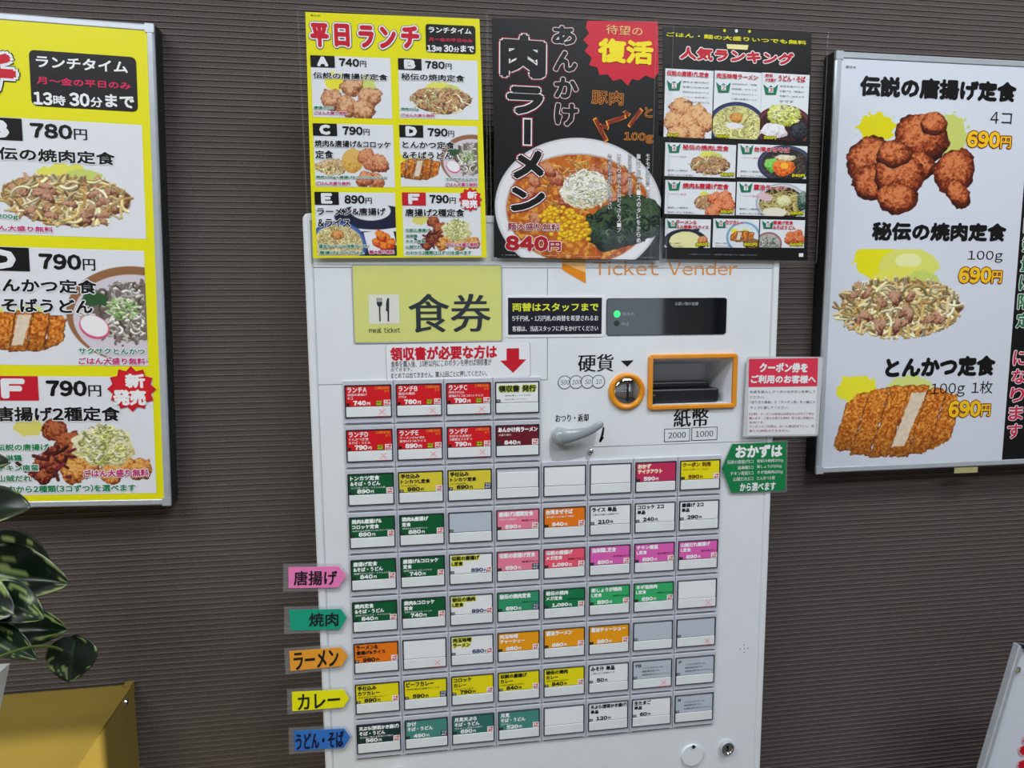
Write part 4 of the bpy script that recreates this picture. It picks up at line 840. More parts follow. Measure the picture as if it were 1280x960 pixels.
big('肉', 76, 95, 240, 262, .04); big('ラ', 100, 290, 232, 395, .045); big('ー', 158, 405, 196, 512, 0.03) if 0 else None
def vbar(x0, y0, x1, y1):   # the vertical long-vowel bar
    for r_, m_, hq in ((o1 * 1.9, dkr, h - .0004), (o1, WI, h), (0, blk, h + .0001)):
        (a, c), (e, f) = b.uv(k6(x0, y0)), b.uv(k6(x1, y1)); b.poly([(a - r_, c + r_), (e + r_, c + r_), (e + r_, f - r_), (a - r_, f - r_)], hq, m_)
vbar(162, 412, 186, 505); big('メ', 122, 525, 234, 632, .045); big('ン', 112, 662, 238, 752, .045)
for t, x0, y0, x1, y1 in (('あ', 266, 66, 352, 140), ('ん', 272, 158, 356, 238), ('か', 274, 256, 360, 336), ('け', 276, 352, 360, 438)): big(t, x0, y0, x1, y1, .035, .0009)
B_ = [(395, 48), (656, 52), (658, 240), (640, 262), (610, 250), (585, 268), (560, 262), (545, 288), (520, 262), (490, 270), (470, 245), (440, 248), (432, 220), (402, 212), (412, 185), (385, 160), (400, 140), (380, 118), (402, 95), (390, 75)]
b.pquad([k6(*q_) for q_ in B_], h - .0006, ink((206, 24, 52)))
b.text('待望の', *k6(464, 62), *k6(598, 106), h, ink((244, 190, 130)), .006); b.text('復活', *k6(436, 112), *k6(636, 212), h, ink((246, 226, 20)), .035)
oro = (.0006, ink((236, 150, 50))); b.text('豚肉', *k6(412, 304), *k6(526, 360), h, ink((60, 24, 14)), .0, oro); b.text('と', *k6(608, 368), *k6(634, 404), h, ink((60, 24, 14)), 0, oro); b.text('100g', *k6(532, 460), *k6(636, 500), h, ink((60, 24, 14)), 0, oro)
for pts in ([(420, 415), (432, 408), (468, 485), (456, 494)], [(442, 440), (446, 428), (472, 438), (468, 450)], [(468, 418), (530, 396), (534, 408), (474, 434)], [(528, 385), (538, 380), (552, 392), (544, 402)], [(556, 440), (548, 432), (586, 372), (596, 382)]):
    cxx = sum(p_[0] for p_ in pts) / 4; cyy = sum(p_[1] for p_ in pts) / 4; b.pquad([k6(cxx + (x - cxx) * 1.15 + (2 if x > cxx else -2), cyy + (y - cyy) * 1.1) for x, y in pts], h - .0001, ink((236, 150, 50))); b.pquad([k6(*p_) for p_ in pts], h, ink((130, 40, 24)))
cols = [('モチモチ太麺のラーメン', 618, 540, 705), ('豚肉に醤油ベースのタレをからめ', 584, 540, 870), ('とろとろあんかけ仕立て', 552, 538, 700), ('じっくり煮込んだ具だくさんスープ', 512, 540, 830), ('熱々をどうぞお召し上がり下さい', 478, 540, 745)]
for t, x, y0, y1 in cols:
    st_ = (y1 - y0) / len(t)
    for k, ch in enumerate(t): b.text(ch if ch != 'ー' else '|', *k6(x - 7, y0 + st_ * k), *k6(x + 7, y0 + st_ * (k + .86)), h, WI, .01, (.00025, ink((90, 80, 80))))
b.text('麺大盛り無料', *k6(102, 792), *k6(293, 824), h, ink((150, 40, 60)), .02, (.0006, WI)); b.text('840', *k6(94, 840), *k6(250, 898), h + .0001, ink((176, 16, 34)), .05, (.0010, WI)); b.text('円', *k6(254, 862), *k6(297, 898), h + .0001, ink((176, 16, 34)), .03, (.0009, WI))
b.text('※写真はイメージです。一部店舗では価格・内容が異なる場合がございます。ご了承ください', *k6(78, 910), *k6(640, 922), h, WI, 0)
b.build('lettering', s_)
laminate(fr, s_, 608, 14, 832, 332, h=.0026)
# ranking sheet
def k7(x, y): return (815 + x / 3.048, 20 + y / 3.048)
fr = Frame(k7(40, 925), k7(590, 932), PD)
s_ = fr.root('ranking_menu_sheet', 'laminated black ranking menu with ten dish cards, right of the three sheets above the machine', 'poster', 'menu sheets above the ticket machine')
b = MB(fr); b.prism([fr.L(*k7(40, 42)), fr.L(*k7(607, 62)), fr.L(*k7(592, 932)), fr.L(*k7(40, 925))], 0, .0006, ink((11, 12, 13))); b.build('printed_sheet', s_)
b = MB(fr)
RC = [(50, 200, 225, 468), (238, 208, 408, 472), (418, 216, 587, 478), (50, 482, 315, 618), (327, 487, 585, 622), (50, 625, 313, 760), (323, 632, 580, 765), (50, 772, 220, 884), (233, 772, 403, 884), (412, 775, 577, 884)]
def rankpic(i, w, h):
    p = Paint(w, h, (228, 232, 238))
    if i == 0: [p.crust(w * a, h * c, w * .24, h * .14, a * 9, ((120, 56, 30), (206, 140, 90), (236, 190, 140)), wob=.3, sc=4) for a, c in ((.35, .55), (.2, .75), (.65, .65), (.85, .75), (.5, .8), (.6, .93), (.3, .95))]
    if i == 1: f_bowl(p, w * .5, h * .8, w * .62, h * .36, (24, 36, 80), (222, 214, 140), [(232, 226, 160), (210, 204, 120)]); p.crust(w * .48, h * .68, w * .14, h * .08, 0, ((150, 90, 30), (206, 140, 60), (230, 170, 90)), wob=.2, sc=4); p.flat(w * .45, h * .8, w * .2, h * .05, (236, 234, 240), wob=.3)
    if i == 2: f_bowl(p, w * .5, h * .8, w * .62, h * .34, (84, 24, 30), (60, 30, 30), None); p.crust(w * .5, h * .62, w * .34, h * .17, 0, ((140, 150, 40), (200, 208, 90), (230, 234, 150)), wob=.3, sc=5); p.strokes(50, w * .5, h * .62, w * .32, h * .15, [(222, 226, 120), (236, 240, 170)], ln=14, wd=2); p.crust(w * .3, h * .85, w * .28, h * .12, 0, ((190, 180, 190), (226, 220, 230), (244, 242, 246)), wob=.25, sc=6, dark=.1); p.crust(w * .82, h * .84, w * .22, h * .13, 0, ((10, 14, 20), (26, 32, 40), (70, 74, 80)), wob=.25, sc=4)
    if i == 3: f_yakiniku(p, w * .62, h * .62, w * .30, h * .34)
    if i == 4: f_bowl(p, w * .68, h * .55, w * .40, h * .56, (40, 50, 80), (50, 46, 50), [(90, 80, 70), (50, 46, 44)]); p.crust(w * .5, h * .6, w * .12, h * .2, 0, ((30, 110, 30), (80, 180, 60), (150, 220, 110)), wob=.3, sc=3, dark=.1); p.crust(w * .66, h * .66, w * .15, h * .26, 0, ((150, 40, 10), (220, 90, 30), (244, 140, 60)), wob=.2, sc=4, dark=.1); p.flat(w * .67, h * .6, w * .06, h * .1, (250, 190, 50)); p.crust(w * .68, h * .36, w * .15, h * .1, 0, ((160, 140, 90), (214, 200, 160), (240, 234, 210)), wob=.3, sc=3)
    if i == 5: f_yakiniku(p, w * .55, h * .62, w * .14, h * .26); [p.crust(w * a, h * c, w * .12, h * .2, a * 9, ((130, 40, 20), (206, 96, 54), (236, 156, 110)), wob=.3, sc=3) for a, c in ((.72, .5), (.85, .5), (.78, .72), (.68, .9), (.9, .72))]
    if i == 6: f_bowl(p, w * .65, h * .6, w * .38, h * .6, (176, 182, 190), (60, 36, 30), [(214, 200, 130), (190, 170, 100)]); p.flat(w * .4, h * .42, w * .12, h * .12, (222, 190, 200), ang=.3); p.crust(w * .68, h * .55, w * .12, h * .2, 0, ((150, 140, 70), (206, 204, 140), (234, 232, 190)), wob=.3, sc=3); p.flat(w * .55, h * .88, w * .18, h * .16, (232, 226, 210)); p.crust(w * .95, h * .5, w * .08, h * .3, 0, ((10, 30, 30), (40, 80, 70), (140, 160, 150)), wob=.2, sc=5)
    if i == 7: p.flat(w * .45, h * .75, w * .48, h * .42, (24, 28, 50)); p.strokes(2, w * .7, h * .4, w * .3, h * .2, [(24, 28, 50)], ln=30, wd=4, curl=.0); p.flat(w * .45, h * .76, w * .36, h * .34, (234, 230, 170), wob=.03); p.crust(w * .82, h * .72, w * .12, h * .16, 0, ((110, 50, 20), (196, 110, 60), (230, 170, 110)), wob=.3, sc=3)
    if i == 8: p.flat(w * .66, h * .62, w * .38, h * .55, (120, 170, 200)); p.flat(w * .66, h * .62, w * .33, h * .48, (222, 228, 234)); f_katsu(p, w * .36, h * .38, w * .5, h * .42, 4, 1, .2); p.crust(w * .85, h * .85, w * .2, h * .2, 0, ((80, 40, 20), (130, 80, 50), (160, 110, 80)), wob=.1, sc=5)
    if i == 9: f_bowl(p, w * .2, h * .85, w * .3, h * .42, (140, 80, 80), (176, 180, 170), [(90, 110, 90), (210, 206, 200)]); [p.crust(w * a, h * c, w * .12, h * .16, a * 9, ((120, 30, 16), (196, 80, 40), (230, 140, 90)), wob=.3, sc=3) for a, c in ((.7, .55), (.85, .5), (.78, .68), (.66, .7), (.9, .66))]
    return p
for i, (x0, y0, x1, y1) in enumerate(RC):
    pic(b, 'food_photo', s_, rankpic(i, (x1 - x0) * .62, (y1 - y0) * .62), *k7(x0, y0), *k7(x1, y1), .0008)
h = .0012; rd2 = ink((200, 20, 50)); wo_ = (.0004, CARD)
b.text('ごはん・麺の大盛りいつでも無料', *k7(54, 62), *k7(586, 112), h, YEL, .022)
b.text('人気ランキング', *k7(106, 118), *k7(536, 190), h + .0002, ink((196, 18, 40)), .04, (.0012, WI))
for (x, y, r, m_) in ((275, 57, 6, YEL), (320, 58, 7, WI), (370, 60, 6, YEL)): u, v = b.uv(k7(x, y)); b.disc(u, v, r * .00028, .0006, h - .0001, m_, seg=14)
b.pquad([k7(282, 108), k7(366, 112), k7(362, 130), k7(286, 126)], h - .0002, ink((240, 232, 160)))
NM = [[('伝説の唐揚げL定食', 55, 208, 215, 236)], [('肉玉味噌ラーメン', 245, 218, 402, 246)], [('野菜', 430, 222, 458, 235), ('かき揚げ', 430, 238, 470, 252), ('うどん・そば', 480, 226, 582, 254)], [('秘伝の焼肉L定食', 116, 490, 290, 516)], [('台湾まぜそば', 388, 498, 522, 522)], [('焼肉&唐揚げ定食', 116, 636, 290, 662)], [('醤油ラーメン', 386, 642, 514, 666)], [('ラーメン&', 90, 778, 168, 794), ('ミニ唐揚げ&ライス', 92, 796, 214, 812)], [('カツカレー', 278, 778, 348, 796)], [('唐揚げ定食', 460, 780, 535, 796), ('&そばうどん', 460, 798, 545, 814)]]
PRI = ['890', '680', '560', '890', '840', '880', '680', '980', '890', '940']
TX = ['鶏もも肉の肉汁', 'を閉じ込めた店', '内仕込みのジュ', 'ーシーな大きい', '唐揚げが5コ']
for i, (x0, y0, x1, y1) in enumerate(RC):
    for (t, a, c, e, f) in NM[i]: b.text(t, *k7(a, c), *k7(e, f), h + .0002, rd2, .03, wo_)
    cx = x0 + (28 if i > 6 else 33); cy = y0 + (20 if i > 6 else 65 if i < 3 else 22); k = .8 if i > 6 else 1 if i < 3 else .9
    gm = ink((20, 120, 90))
    b.pquad([k7(cx + a * k, cy + c * k) for a, c in ((-28, -20), (-12, -6), (0, -16), (12, -6), (28, -20), (20, 20), (-20, 20))], h, gm)
    b.pquad([k7(cx + a * k, cy + c * k) for a, c in ((-9, -8), (9, -8), (9, 12), (-9, 12))], h + .0001, CARD)
    b.text(str(i + 1), *k7(cx - 6 * k, cy - 6 * k), *k7(cx + 6 * k, cy + 10 * k), h + .0002, rd2, .02)
    b.text(PRI[i] + '円', *k7((x0 + 6) if i < 3 else (x1 - 54), y1 - 20), *k7((x0 + 52) if i < 3 else (x1 - 6), y1 - 6), h + .0003, YEL, .03, (.0006, K))
    if i < 3:
        T_ = [TX, ['店内仕込み「特製', '肉味噌」がのった', 'もちもち太ストレー', 'ト麺の味噌ラーメン'], ['注文を受けてか', 'ら揚げる「野菜か', 'き揚げ」はサクサ', 'クです']][i]
        for q_, t in enumerate(T_): xe = x1 - 10 if len(t) > 5 else x1 - 50; b.text(t, *k7(x0 + 66, y0 + 48 + q_ * 19), *k7(xe, y0 + 60 + q_ * 19), h, ink((40, 42, 50)), .0)
    else:
        k = .62 if i > 6 else 1
        b.text('こだわり厳選', *k7(x0 + 10, y0 + 50 * k), *k7(x0 + 10 + 70 * k, y0 + 58 * k), h, ink((214, 120, 150)), 0)
        b.text('美味しい焼肉の', *k7(x0 + 8, y1 - 34 * k), *k7(x0 + 8 + 78 * k, y1 - 24 * k), h, ink((40, 42, 50)), .0); b.text('甘辛いタレで定食に', *k7(x0 + 8, y1 - 16 * k), *k7(x0 + 8 + 100 * k, y1 - 6 * k), h, ink((40, 42, 50)), .0)
b.text('※写真はイメージです。一部店舗では取り扱いのない商品がございます。', *k7(140, 905), *k7(400, 914), h, ink((150, 156, 166)), 0); b.prect(*k7(558, 904), *k7(574, 918), h, WI)
b.build('lettering', s_)
laminate(fr, s_, 819, 22, 1019.5, 330, h=.0026)

# ------------------------------------------------------------------ framed posters on the wall
FD = WALL_Y - .026        # plane of the frame front
def framed(fr, root, u0, v0, u1, v1, t, depth=.024):
    b = MB(fr); b.frame_(u0, v0, u1, v1, t, -depth, .0015, m_alu, r=.0015, seg=2); b.build('aluminium_frame', root)
    b = MB(fr); q = .0006
    for (a, c, e, f) in ((u0 - q, v0 - q, u1 + q, v0), (u0 - q, v1, u1 + q, v1 + q), (u0 - q, v0, u0, v1), (u1, v0, u1 + q, v1)): b.box(a, c, e, f, -depth, -.003, m_aluD)
    b.build('frame_side', root)
    for (u, v) in ((u0, v0), (u1, v0), (u0, v1), (u1, v1)):
        b = MB(fr); s1 = 1 if u == u0 else -1; s2 = 1 if v == v0 else -1
        b.box(min(u, u + s1 * t * 1.04) - .0004, min(v, v + s2 * t * 1.04) - .0004, max(u, u + s1 * t * 1.04) + .0004, max(v, v + s2 * t * 1.04) + .0004, -.002, .0019, m_alu); b.build('corner_joint', root)
fr = Frame((37.5, 633), (222.3, 629.5), FD)
# content anchors
src0, src1 = (531.1, 29.3), (601.4, 319.9)
A0 = fr.L(35, 60.5); A1 = fr.L(195.4, 616)
nf = Norm(fl, src0, src1, A1[0] - A0[0], A0[1] - A1[1], A0[0], A0[1])
uR = fr.L(222.3, 631)[0]; uRt = fr.L(182.7, 30)[0]; vB = fr.L(222.3, 631)[1]; vT = fr.L(182.7, 30)[1]
UR = (uR + uRt) / 2; UL = nf.L(*k4(60, 300))[0] - .010
print('left poster', UR, uR, uRt, UL, vB, vT)
s_ = fr.root('framed_lunch_poster', 'large framed yellow lunch menu poster on the wall left of the ticket machine', 'poster')
b = MB(fr); b.box(UL + .004, vB + .004, UR - .004, vT - .004, -.02, .0006, BG_Y); b.build('printed_sheet', s_)
sub = bpy.data.objects.new('poster_print', None)
lunch(nf, s_, 2.4, 1.9)
framed(fr, s_, UL, vB, UR, vT, .0085)

# right framed poster
def k8(x, y): return (1010 + x / 3.43, 50 + y / 3.43)
def k9(x, y): return (1010 + x / 3.311, 320 + y / 3.311)
fr = Frame((1020.5, 591.5), (1280, 580), FD)
s_ = fr.root('framed_meal_poster', 'framed white poster of chicken, grilled meat and cutlet meals, right of the machine', 'poster')
ul = (fr.L(1045, 64)[0] + fr.L(1019.7, 592)[0]) / 2; vb = fr.L(1019.7, 592)[1]; vt = fr.L(1045, 64)[1]
ur = ul + (UR - UL) * 1.0
xw = fr.L(1252, 574)[0]
print('right poster', fr.L(1045, 64), fr.L(1019.7, 592), ur - ul, vt - vb, xw, fr.L(1270, 330))
b = MB(fr); b.box(ul + .004, vb + .004, ur - .004, vt - .004, -.02, .0004, ink((214, 220, 232))); b.build('printed_sheet', s_)
b = MB(fr); b.poly([(xw, vb + .006), (ur - .006, vb + .006), (ur - .006, vt - .006), (xw, vt - .006)], .0005, ink((12, 12, 14)))
def bigpic(kind, x0, y0, x1, y1, kf):
    p0, p1 = kf(x0, y0), kf(x1, y1); w, h = (p1[0] - p0[0]) * 1.7, (p1[1] - p0[1]) * 1.7; p = Paint(w, h, (214, 220, 232)); w, h = p.w, p.h
    if kind == 1:
        pal = ((84, 28, 14), (158, 70, 34), (216, 130, 78)); p.flat(w * .24, h * .2, w * .14, h * .13, (224, 214, 20), wob=.3); p.flat(w * .8, h * .25, w * .12, h * .2, (200, 208, 110), wob=.3)
        for (a, c, rx, ry, an) in ((.2, .48, .165, .21, .2), (.22, .68, .13, .15, 0), (.58, .26, .2, .2, .2), (.66, .14, .1, .1, 0), (.56, .52, .13, .12, 0), (.84, .56, .15, .2, .5), (.88, .76, .08, .14, -.5), (.42, .62, .18, .2, 0), (.42, .82, .15, .14, 0), (.38, .42, .12, .12, 0)):
            p.crust(w * a, h * (c + .015), w * rx * 1.04, h * ry * 1.04, an, ((40, 12, 8), (70, 24, 14), (90, 34, 20)), wob=.2, sc=8); p.sd -= 2; p.crust(w * a, h * c, w * rx, h * ry, an, pal, wob=.22, sc=6, dark=.8)
            p.sd += 1
    if kind == 2:
        p.flat(w * .32, h * .12, w * .16, h * .2, (232, 226, 30), wob=.2); p.flat(w * .55, h * .18, w * .22, h * .2, (222, 224, 110), wob=.1); p.flat(w * .55, h * .12, w * .1, h * .08, (236, 236, 170)); f_yakiniku(p, w * .5, h * .62, w * .47, h * .36)
    if kind == 3:
        f_katsu(p, w * .03, h * .1, w * .9, h * .86, 6, 3, .42)
    pic(b, 'food_photo', s_, p, *p0, *p1, .0005)
bigpic(1, 158, 275, 700, 765, k8); bigpic(2, 100, -30, 640, 355, k9); bigpic(3, 88, 500, 600, 832, k9)
h = .0008; po_ = (.0014, ink((120, 24, 20))); oy = ink((246, 196, 30))
b.text('東日本', *k8(160, 110), *k8(205, 124), h, K, 0)
b.text('伝説の唐揚げ定食', *k8(225, 152), *k8(888, 268), h, K, .036); b.text('4コ', *k8(782, 308), *k8(870, 362), h, K, 0)
b.text('690', *k8(682, 390), *k8(818, 464), h + .0003, oy, .035, po_); b.text('円', *k8(824, 414), *k8(866, 466), h + .0003, oy, .02, po_)
b.text('秘伝の焼肉定食', *k8(276, 780), *k8(845, 864), h, K, .036); b.text('100g', *k8(685, 903), *k8(832, 955), h, K, 0)
b.text('690', *k9(624, 46), *k9(754, 112), h + .0003, oy, .035, po_); b.text('円', *k9(760, 62), *k9(798, 112), h + .0003, oy, .02, po_)
b.text('とんかつ定食', *k9(322, 420), *k9(770, 494), h, K, .036); b.text('100g 1枚', *k9(510, 522), *k9(760, 578), h, K, 0)
b.text('690', *k9(582, 600), *k9(710, 664), h + .0003, oy, .035, po_); b.text('円', *k9(716, 614), *k9(750, 662), h + .0003, oy, .02, po_)
u0 = xw + .005; u1 = xw + .0285; vv = fr.L(1262, 548)[1]; st_ = .0270
gn = ink((18, 110, 60)); pk = ink((206, 40, 80)); full = '平日数量は限定 になります'[::-1]
for k, ch in enumerate(full):
    if ch == ' ': continue
    v0 = vv + st_ * k * 1.0
    b.textl(ch, u0, v0 + .0215, u1, v0, h + .0002, pk if k < 5 else gn, .02, (.0010, WI))
b.build('lettering', s_)
framed(fr, s_, ul, vb, ur, vt, .0095)
b = MB(fr); (a, c), (e, f) = fr.L(1191.8, 584.5), fr.L(1220.2, 590); b.box(a, f, e, c, .0015, .0024, mat('masking_tape', (176, 168, 120), rough=.7, var=.05)); b.build('tape_piece', s_)

# ------------------------------------------------------------------ yellow hopper box, lower left
m_yel = mat('yellow_painted_steel', (136, 116, 50), rough=.42, coat=.15, var=.03, scale=14)
YB = WALL_Y - .002
tr = at(167, 855, YB)                        # top corner at the wall
fp = at_x(95, 960, tr.x)                     # a point on the sloping side edge
slope = (fp.z - tr.z) / (fp.y - tr.y)
y_f = YB - .46; z_f = tr.z + slope * (y_f - YB); xw0 = tr.x - .62
print('box', tr, fp, slope, z_f)
yroot = bpy.data.objects.new('yellow_sloping_cabinet', None); COL.objects.link(yroot); yroot.location = (tr.x, YB, 0)
tag(yroot, 'yellow metal cabinet with sloping lid under the plant, left of the ticket machine', 'cabinet')
def yb(x, y, z): return (x, y, z)
b = MB(); dz = z_f
zt_ = tr.z
b.add([(0, 0, 0), (0, y_f - YB, 0), (0, y_f - YB, z_f), (0, 0, zt_)], [(0, 1, 2, 3)], m_yel)
b.add([(-.62, 0, 0), (-.62, y_f - YB, 0), (-.62, y_f - YB, z_f), (-.62, 0, zt_)], [(3, 2, 1, 0)], m_yel)
b.add([(-.62, y_f - YB, 0), (0, y_f - YB, 0), (0, y_f - YB, z_f), (-.62, y_f - YB, z_f)], [(0, 1, 2, 3)], m_yel)
b.add([(-.62, 0, 0), (0, 0, 0), (0, 0, zt_), (-.62, 0, zt_)], [(3, 2, 1, 0)], m_yel)
b.build('cabinet_body', yroot)
b = MB(); q = .006                               # lid: a thin plate with a folded lip, a notch left at the wall corner
nx = .009
b.add([(-.625, -.006, zt_ - .004), (-nx, -.006, zt_ - .004), (.0012, y_f - YB - .004, z_f + .002), (-.625, y_f - YB - .004, z_f + .002), (.0012, -.02, zt_ - .02 * slope * -1 * -1 + 0)], [(0, 3, 2, 1)], m_yel)
b.v = []; b.f = []; b.m = []
def lidp(x, y, dz_=0): return (x, y - 0, zt_ + slope * y + dz_)
L1 = [(-.622, -.004), (-nx, -.004), (-nx, .0), (.0, .0), (.0, y_f - YB - .003), (-.622, y_f - YB - .003)]
top = [lidp(x, y, .0015) for x, y in L1]; bot = [lidp(x, y, -.0006) for x, y in L1]; n = len(L1)
b.add(top + bot, [tuple(range(n))[::-1], tuple(range(n, 2 * n))] + [(i, (i + 1) % n, n + (i + 1) % n, n + i) for i in range(n)], m_yel)
b.build('sloping_lid', yroot)
b = MB(); wbox(b, -nx, -.010, zt_ - .010, .0006, .0005, zt_ + .004, m_yel); b.build('corner_lip', yroot)
sp = at_x(157.5, 877.5, tr.x); b = MB(); cx, cy = sp.y - YB, sp.z
def xdisc(b, y, z, r, x0, x1, m, seg=20):
    V = [(x0, y + r * math.cos(2 * math.pi * i / seg), z + r * math.sin(2 * math.pi * i / seg)) for i in range(seg)] + [(x1, y + r * .75 * math.cos(2 * math.pi * i / seg), z + r * .75 * math.sin(2 * math.pi * i / seg)) for i in range(seg)]
    b.add(V, [tuple(range(seg, 2 * seg)), tuple(range(seg))[::-1]] + [(i, (i + 1) % seg, seg + (i + 1) % seg, seg + i) for i in range(seg)], m)
xdisc(b, cx, cy, .0042, .0, .002, m_chrome); wbox(b, .0019, cx - .0006, cy - .003, .0024, cx + .0006, cy + .003, m_black); b.build('screw', yroot)
sp2 = at_x(159.5, 899, tr.x); b = MB(); xdisc(b, sp2.y - YB, sp2.z, .0009, 0, .0004, m_black, 10); b.build('rivet_hole', yroot)

# ------------------------------------------------------------------ potted pothos
m_pot = mat('white_ceramic_pot', (206, 208, 204), rough=.3, coat=.3, var=.02, scale=8)
m_soil = mat('potting_soil', (46, 36, 28), rough=.95, var=.2, scale=80, bump=.8)
m_stem = mat('plant_stem', (96, 120, 52), rough=.5, var=.1)
def leafmat():
    m = bpy.data.materials.new('variegated_pothos_leaf'); m.use_nodes = True; nt = m.node_tree; b = nt.nodes['Principled BSDF']; b.inputs['Roughness'].default_value = .28
    b.inputs['Subsurface Weight'].default_value = 0
    at_ = nt.nodes.new('ShaderNodeVertexColor'); at_.layer_name = 'variegation'; nt.links.new(at_.outputs[0], b.inputs['Base Color'])
    return m
m_leaf = leafmat()
PDp = -.20
pc = at(12.5, 829, PDp); PW = .17; pot_x = pc.x - PW / 2; pz1 = pc.z
pt = at(0, 905, PDp); taper = (pc.x - pt.x) / (pc.z - pt.z)
lz = tr.z + slope * (PDp - YB) + .0015; print('pot', pc, taper, lz)
PH = pz1 - lz; pb = max(PW / 2 - taper * PH, .05)
plant = bpy.data.objects.new('potted_pothos', None); COL.objects.link(plant); plant.location = (pot_x, PDp - PW / 2, pz1 - PH)
tag(plant, 'variegated pothos plant in a white square pot on the yellow cabinet', 'potted plant')
b = MB(); r1, r0 = PW / 2, pb
def sq(r, z): return [(-r, -r, z), (r, -r, z), (r, r, z), (-r, r, z)]
V = sq(r0, 0) + sq(r1, PH) + sq(r1 - .005, PH) + sq(r1 - .012, PH - .02)
Fc = [(3, 2, 1, 0)]
for k in range(3):
    for i in range(4): j = (i + 1) % 4; Fc.append((4 * k + i, 4 * k + j, 4 * k + 4 + j, 4 * k + 4 + i))
b.add(V, Fc, m_pot); b.build('pot', plant)
b = MB(); b.add(sq(r1 - .011, PH - .02), [(0, 1, 2, 3)], m_soil); b.build('soil', plant)
PO = Vector(plant.location)
lr = random.Random(5)
def leaf(base, tip, width, up=Vector((0, -1, .5)), fold=.25, droop=.25, cream=.3, seed=1, light=0, heart=1):
    ax = (tip - base); L = ax.length; ax.normalize(); up = (up - ax * up.dot(ax)).normalized(); sd_ = ax.cross(up)
    nu, nv = 22, 17; V = []; C = []; rr = np.random.RandomState(seed); N = vnoise(60, 60, 5, seed, 3); N2 = vnoise(60, 60, 16, seed + 3, 2)
    for i in range(nu + 1):
        t = i / nu; wd = width * (math.sin(math.pi * min(t * 1.0, 1)) ** .62) * (1.22 - .62 * t) if heart else width * math.sin(math.pi * t) ** .8
        for j in range(nv):
            s = (j / (nv - 1)) * 2 - 1; back = -.12 * L * heart * abs(s) ** 1.5 * (1 - t) ** 3
            p = base + ax * (t * L + back) + sd_ * (s * wd) + up * (abs(s) * wd * fold * (1 - .3 * t) - droop * L * t * t + .012 * math.sin(9 * t + 2.2 * s + seed) * wd * 4)
            V.append(p - PO)
            a = N[min(int(abs(s) * 40 + (10 if s > 0 else 0)), 59), min(int(t * 22 + abs(s) * 14), 59)] + .35 * (N2[min(int(t * 50), 59), min(int((s + 1) * 28), 59)] - .5)
            rib = 1 if abs(s) < .05 else 0
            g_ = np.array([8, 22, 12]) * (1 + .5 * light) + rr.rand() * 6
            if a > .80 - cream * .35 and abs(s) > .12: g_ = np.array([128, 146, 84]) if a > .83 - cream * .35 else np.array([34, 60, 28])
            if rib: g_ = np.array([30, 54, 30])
            C.append((*lin(np.clip(g_, 0, 255) / 255.), 1))
    Fc = [(i * nv + j, i * nv + j + 1, (i + 1) * nv + j + 1, (i + 1) * nv + j) for i in range(nu) for j in range(nv - 1)]
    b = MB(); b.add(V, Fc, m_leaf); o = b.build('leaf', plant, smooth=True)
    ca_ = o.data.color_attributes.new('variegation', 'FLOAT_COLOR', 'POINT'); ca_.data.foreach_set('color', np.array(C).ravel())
    so_ = o.modifiers.new('thick', 'SOLIDIFY'); so_.thickness = .0005
    return o
def stem(pts, r=.0018):
    pts = [Vector(p) - PO for p in pts]; n = 14; P = []
    for i in range(n + 1):       # quadratic through three points
        t = i / n; P.append(pts[0] * (1 - t) ** 2 + pts[1] * 2 * t * (1 - t) + pts[2] * t * t)
    V = []; Fc = []; sg = 8
    for i, p in enumerate(P):
        d = (P[min(i + 1, n)] - P[max(i - 1, 0)]).normalized(); a = d.cross(Vector((0, .3, 1))).normalized(); c = d.cross(a)
        for k in range(sg): an = 2 * math.pi * k / sg; V.append(p + a * r * math.cos(an) + c * r * math.sin(an))
    for i in range(n):
        for k in range(sg): j = (k + 1) % sg; Fc.append((i * sg + k, i * sg + j, (i + 1) * sg + j, (i + 1) * sg + k))
    b = MB(); b.add(V, Fc, m_stem); b.build('stem', plant, smooth=True)
soil = Vector((pot_x, PO.y, pz1 - .02))
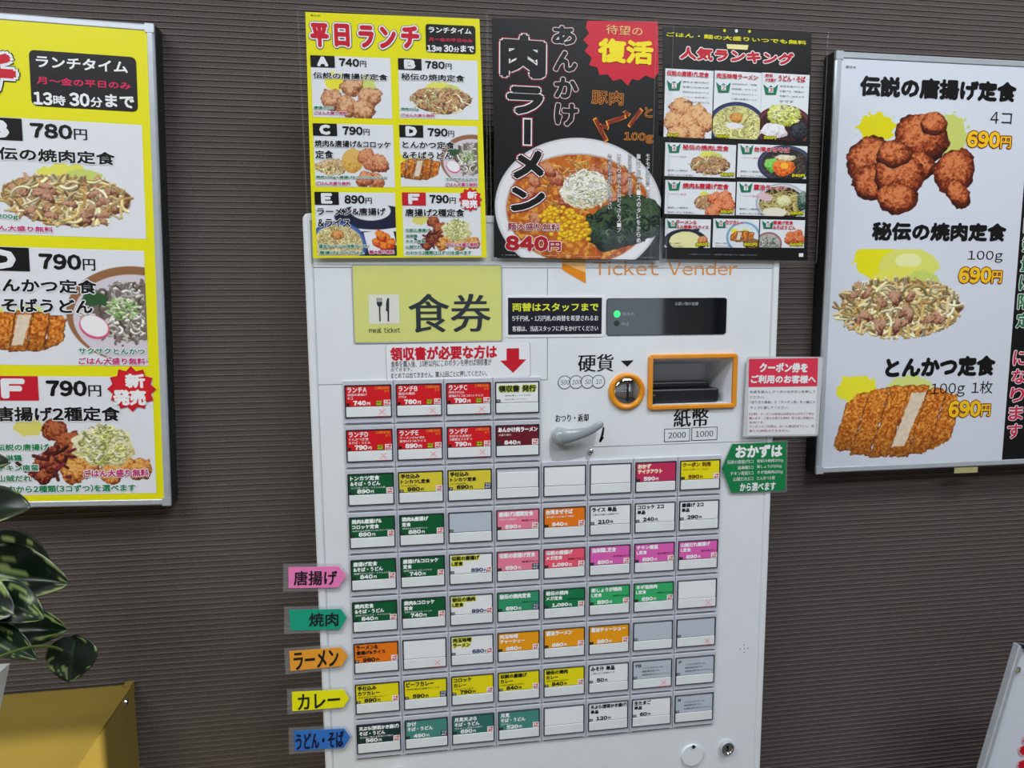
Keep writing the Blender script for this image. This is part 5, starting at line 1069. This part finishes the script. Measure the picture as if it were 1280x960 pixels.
LV = [ # base px, tip px, depth, width, options
    ((-70, 640), (36, 632), -.15, .030, dict(up=Vector((0, -.6, 1)), fold=.2, droop=.05, cream=.25, seed=21)),
    ((-35, 712), (80, 728), -.13, .030, dict(up=Vector((.1, -.9, .5)), fold=.35, droop=.12, cream=.45, seed=5)),
    ((-40, 690), (60, 700), -.09, .034, dict(up=Vector((0, -.5, 1)), fold=.2, droop=.1, cream=.2, seed=33)),
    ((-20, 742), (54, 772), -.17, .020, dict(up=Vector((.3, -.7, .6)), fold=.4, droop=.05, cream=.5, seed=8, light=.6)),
    ((-30, 786), (83, 787), -.14, .026, dict(up=Vector((0, -.8, .6)), fold=.35, droop=.02, cream=.35, seed=13)),
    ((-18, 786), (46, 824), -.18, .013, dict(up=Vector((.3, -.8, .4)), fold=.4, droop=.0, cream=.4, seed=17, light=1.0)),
    ((93, 799), (86, 853), -.15, .0245, dict(up=Vector((0, -1, .15)), fold=.12, droop=.0, cream=.32, seed=11)),
    ((-90, 600), (6, 572), -.10, .03, dict(up=Vector((0, -.6, 1)), fold=.2, droop=.1, cream=.4, seed=41)),
    ((-110, 690), (-160, 610), -.12, .035, dict(seed=51)), ((-130, 720), (-220, 720), -.12, .035, dict(seed=52)), ((-80, 760), (-130, 850), -.22, .035, dict(seed=53)), ((-60, 640), (-90, 540), -.08, .035, dict(seed=54)),
    ((-60, 745), (10, 760), -.19, .026, dict(up=Vector((0, -.7, .8)), seed=55, cream=.3)),
]
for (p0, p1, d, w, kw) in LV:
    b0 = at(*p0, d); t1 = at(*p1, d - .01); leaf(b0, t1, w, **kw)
    mid = (soil + b0) / 2 + Vector((0, 0, .07)); 
    if p0 == (93, 799): b0 = at(86, 818, d - .002); mid = at(55, 806, d); stem([at(-25, 832, PO.y), mid + Vector((-.0, 0, .01)), b0], .0013); continue
    stem([soil + Vector((lr.uniform(-.04, .04), lr.uniform(-.04, .04), 0)), mid, b0])

# ------------------------------------------------------------------ leaning sign frame, lower right
m_wsheet = ink((214, 220, 230))
DD = -.10
c0 = at(1273, 806, DD); c1 = at(1226, 965, DD)
ax = (c1 - c0); L_ = ax.length; ang = math.atan2(ax.z, ax.x)
lean = bpy.data.objects.new('leaning_sign_frame', None); COL.objects.link(lean); 
lean.location = c0; lean.rotation_euler = (math.radians(0), -(ang + math.pi / 2), 0)
tag(lean, 'metal framed white sign leaning at a tilt in the lower right corner', 'sign')
b = MB(); FW, FH = .42, .60
b.frame_(0, -FH, FW, 0, .0068, -.007, .002, m_alu, r=.001, seg=2); b.build('aluminium_frame', lean)
b = MB(); b.box(.004, -FH + .004, FW - .004, -.004, -.006, -.001, m_wsheet); b.build('printed_sheet', lean)
b = MB()
b.textl('券', .047, -.092, .125, -.165, .0005, RED, .03, (.002, ink((240, 190, 200)))); b.textl('売', .135, -.092, .215, -.165, .0005, RED, .03, (.002, ink((240, 190, 200))))
b.build('lettering', lean)
b = MB(); b.prism([(.002, .0004), (.012, .0004), (.012, -.003), (.004, -.003)], -.004, .003, m_black); b.build('corner_joint', lean)
b = MB(); b.rbox(.0075, -.036, .0115, -.028, 0, .003, m_chrome, .002); b.build('spring_clip', lean)
# post that carries it
b = MB(); wbox(b, .15, .009, -1.05, .18, .03, -.3, m_aluD); b.build('support_post', lean)

bpy.data.scenes.remove(TS)
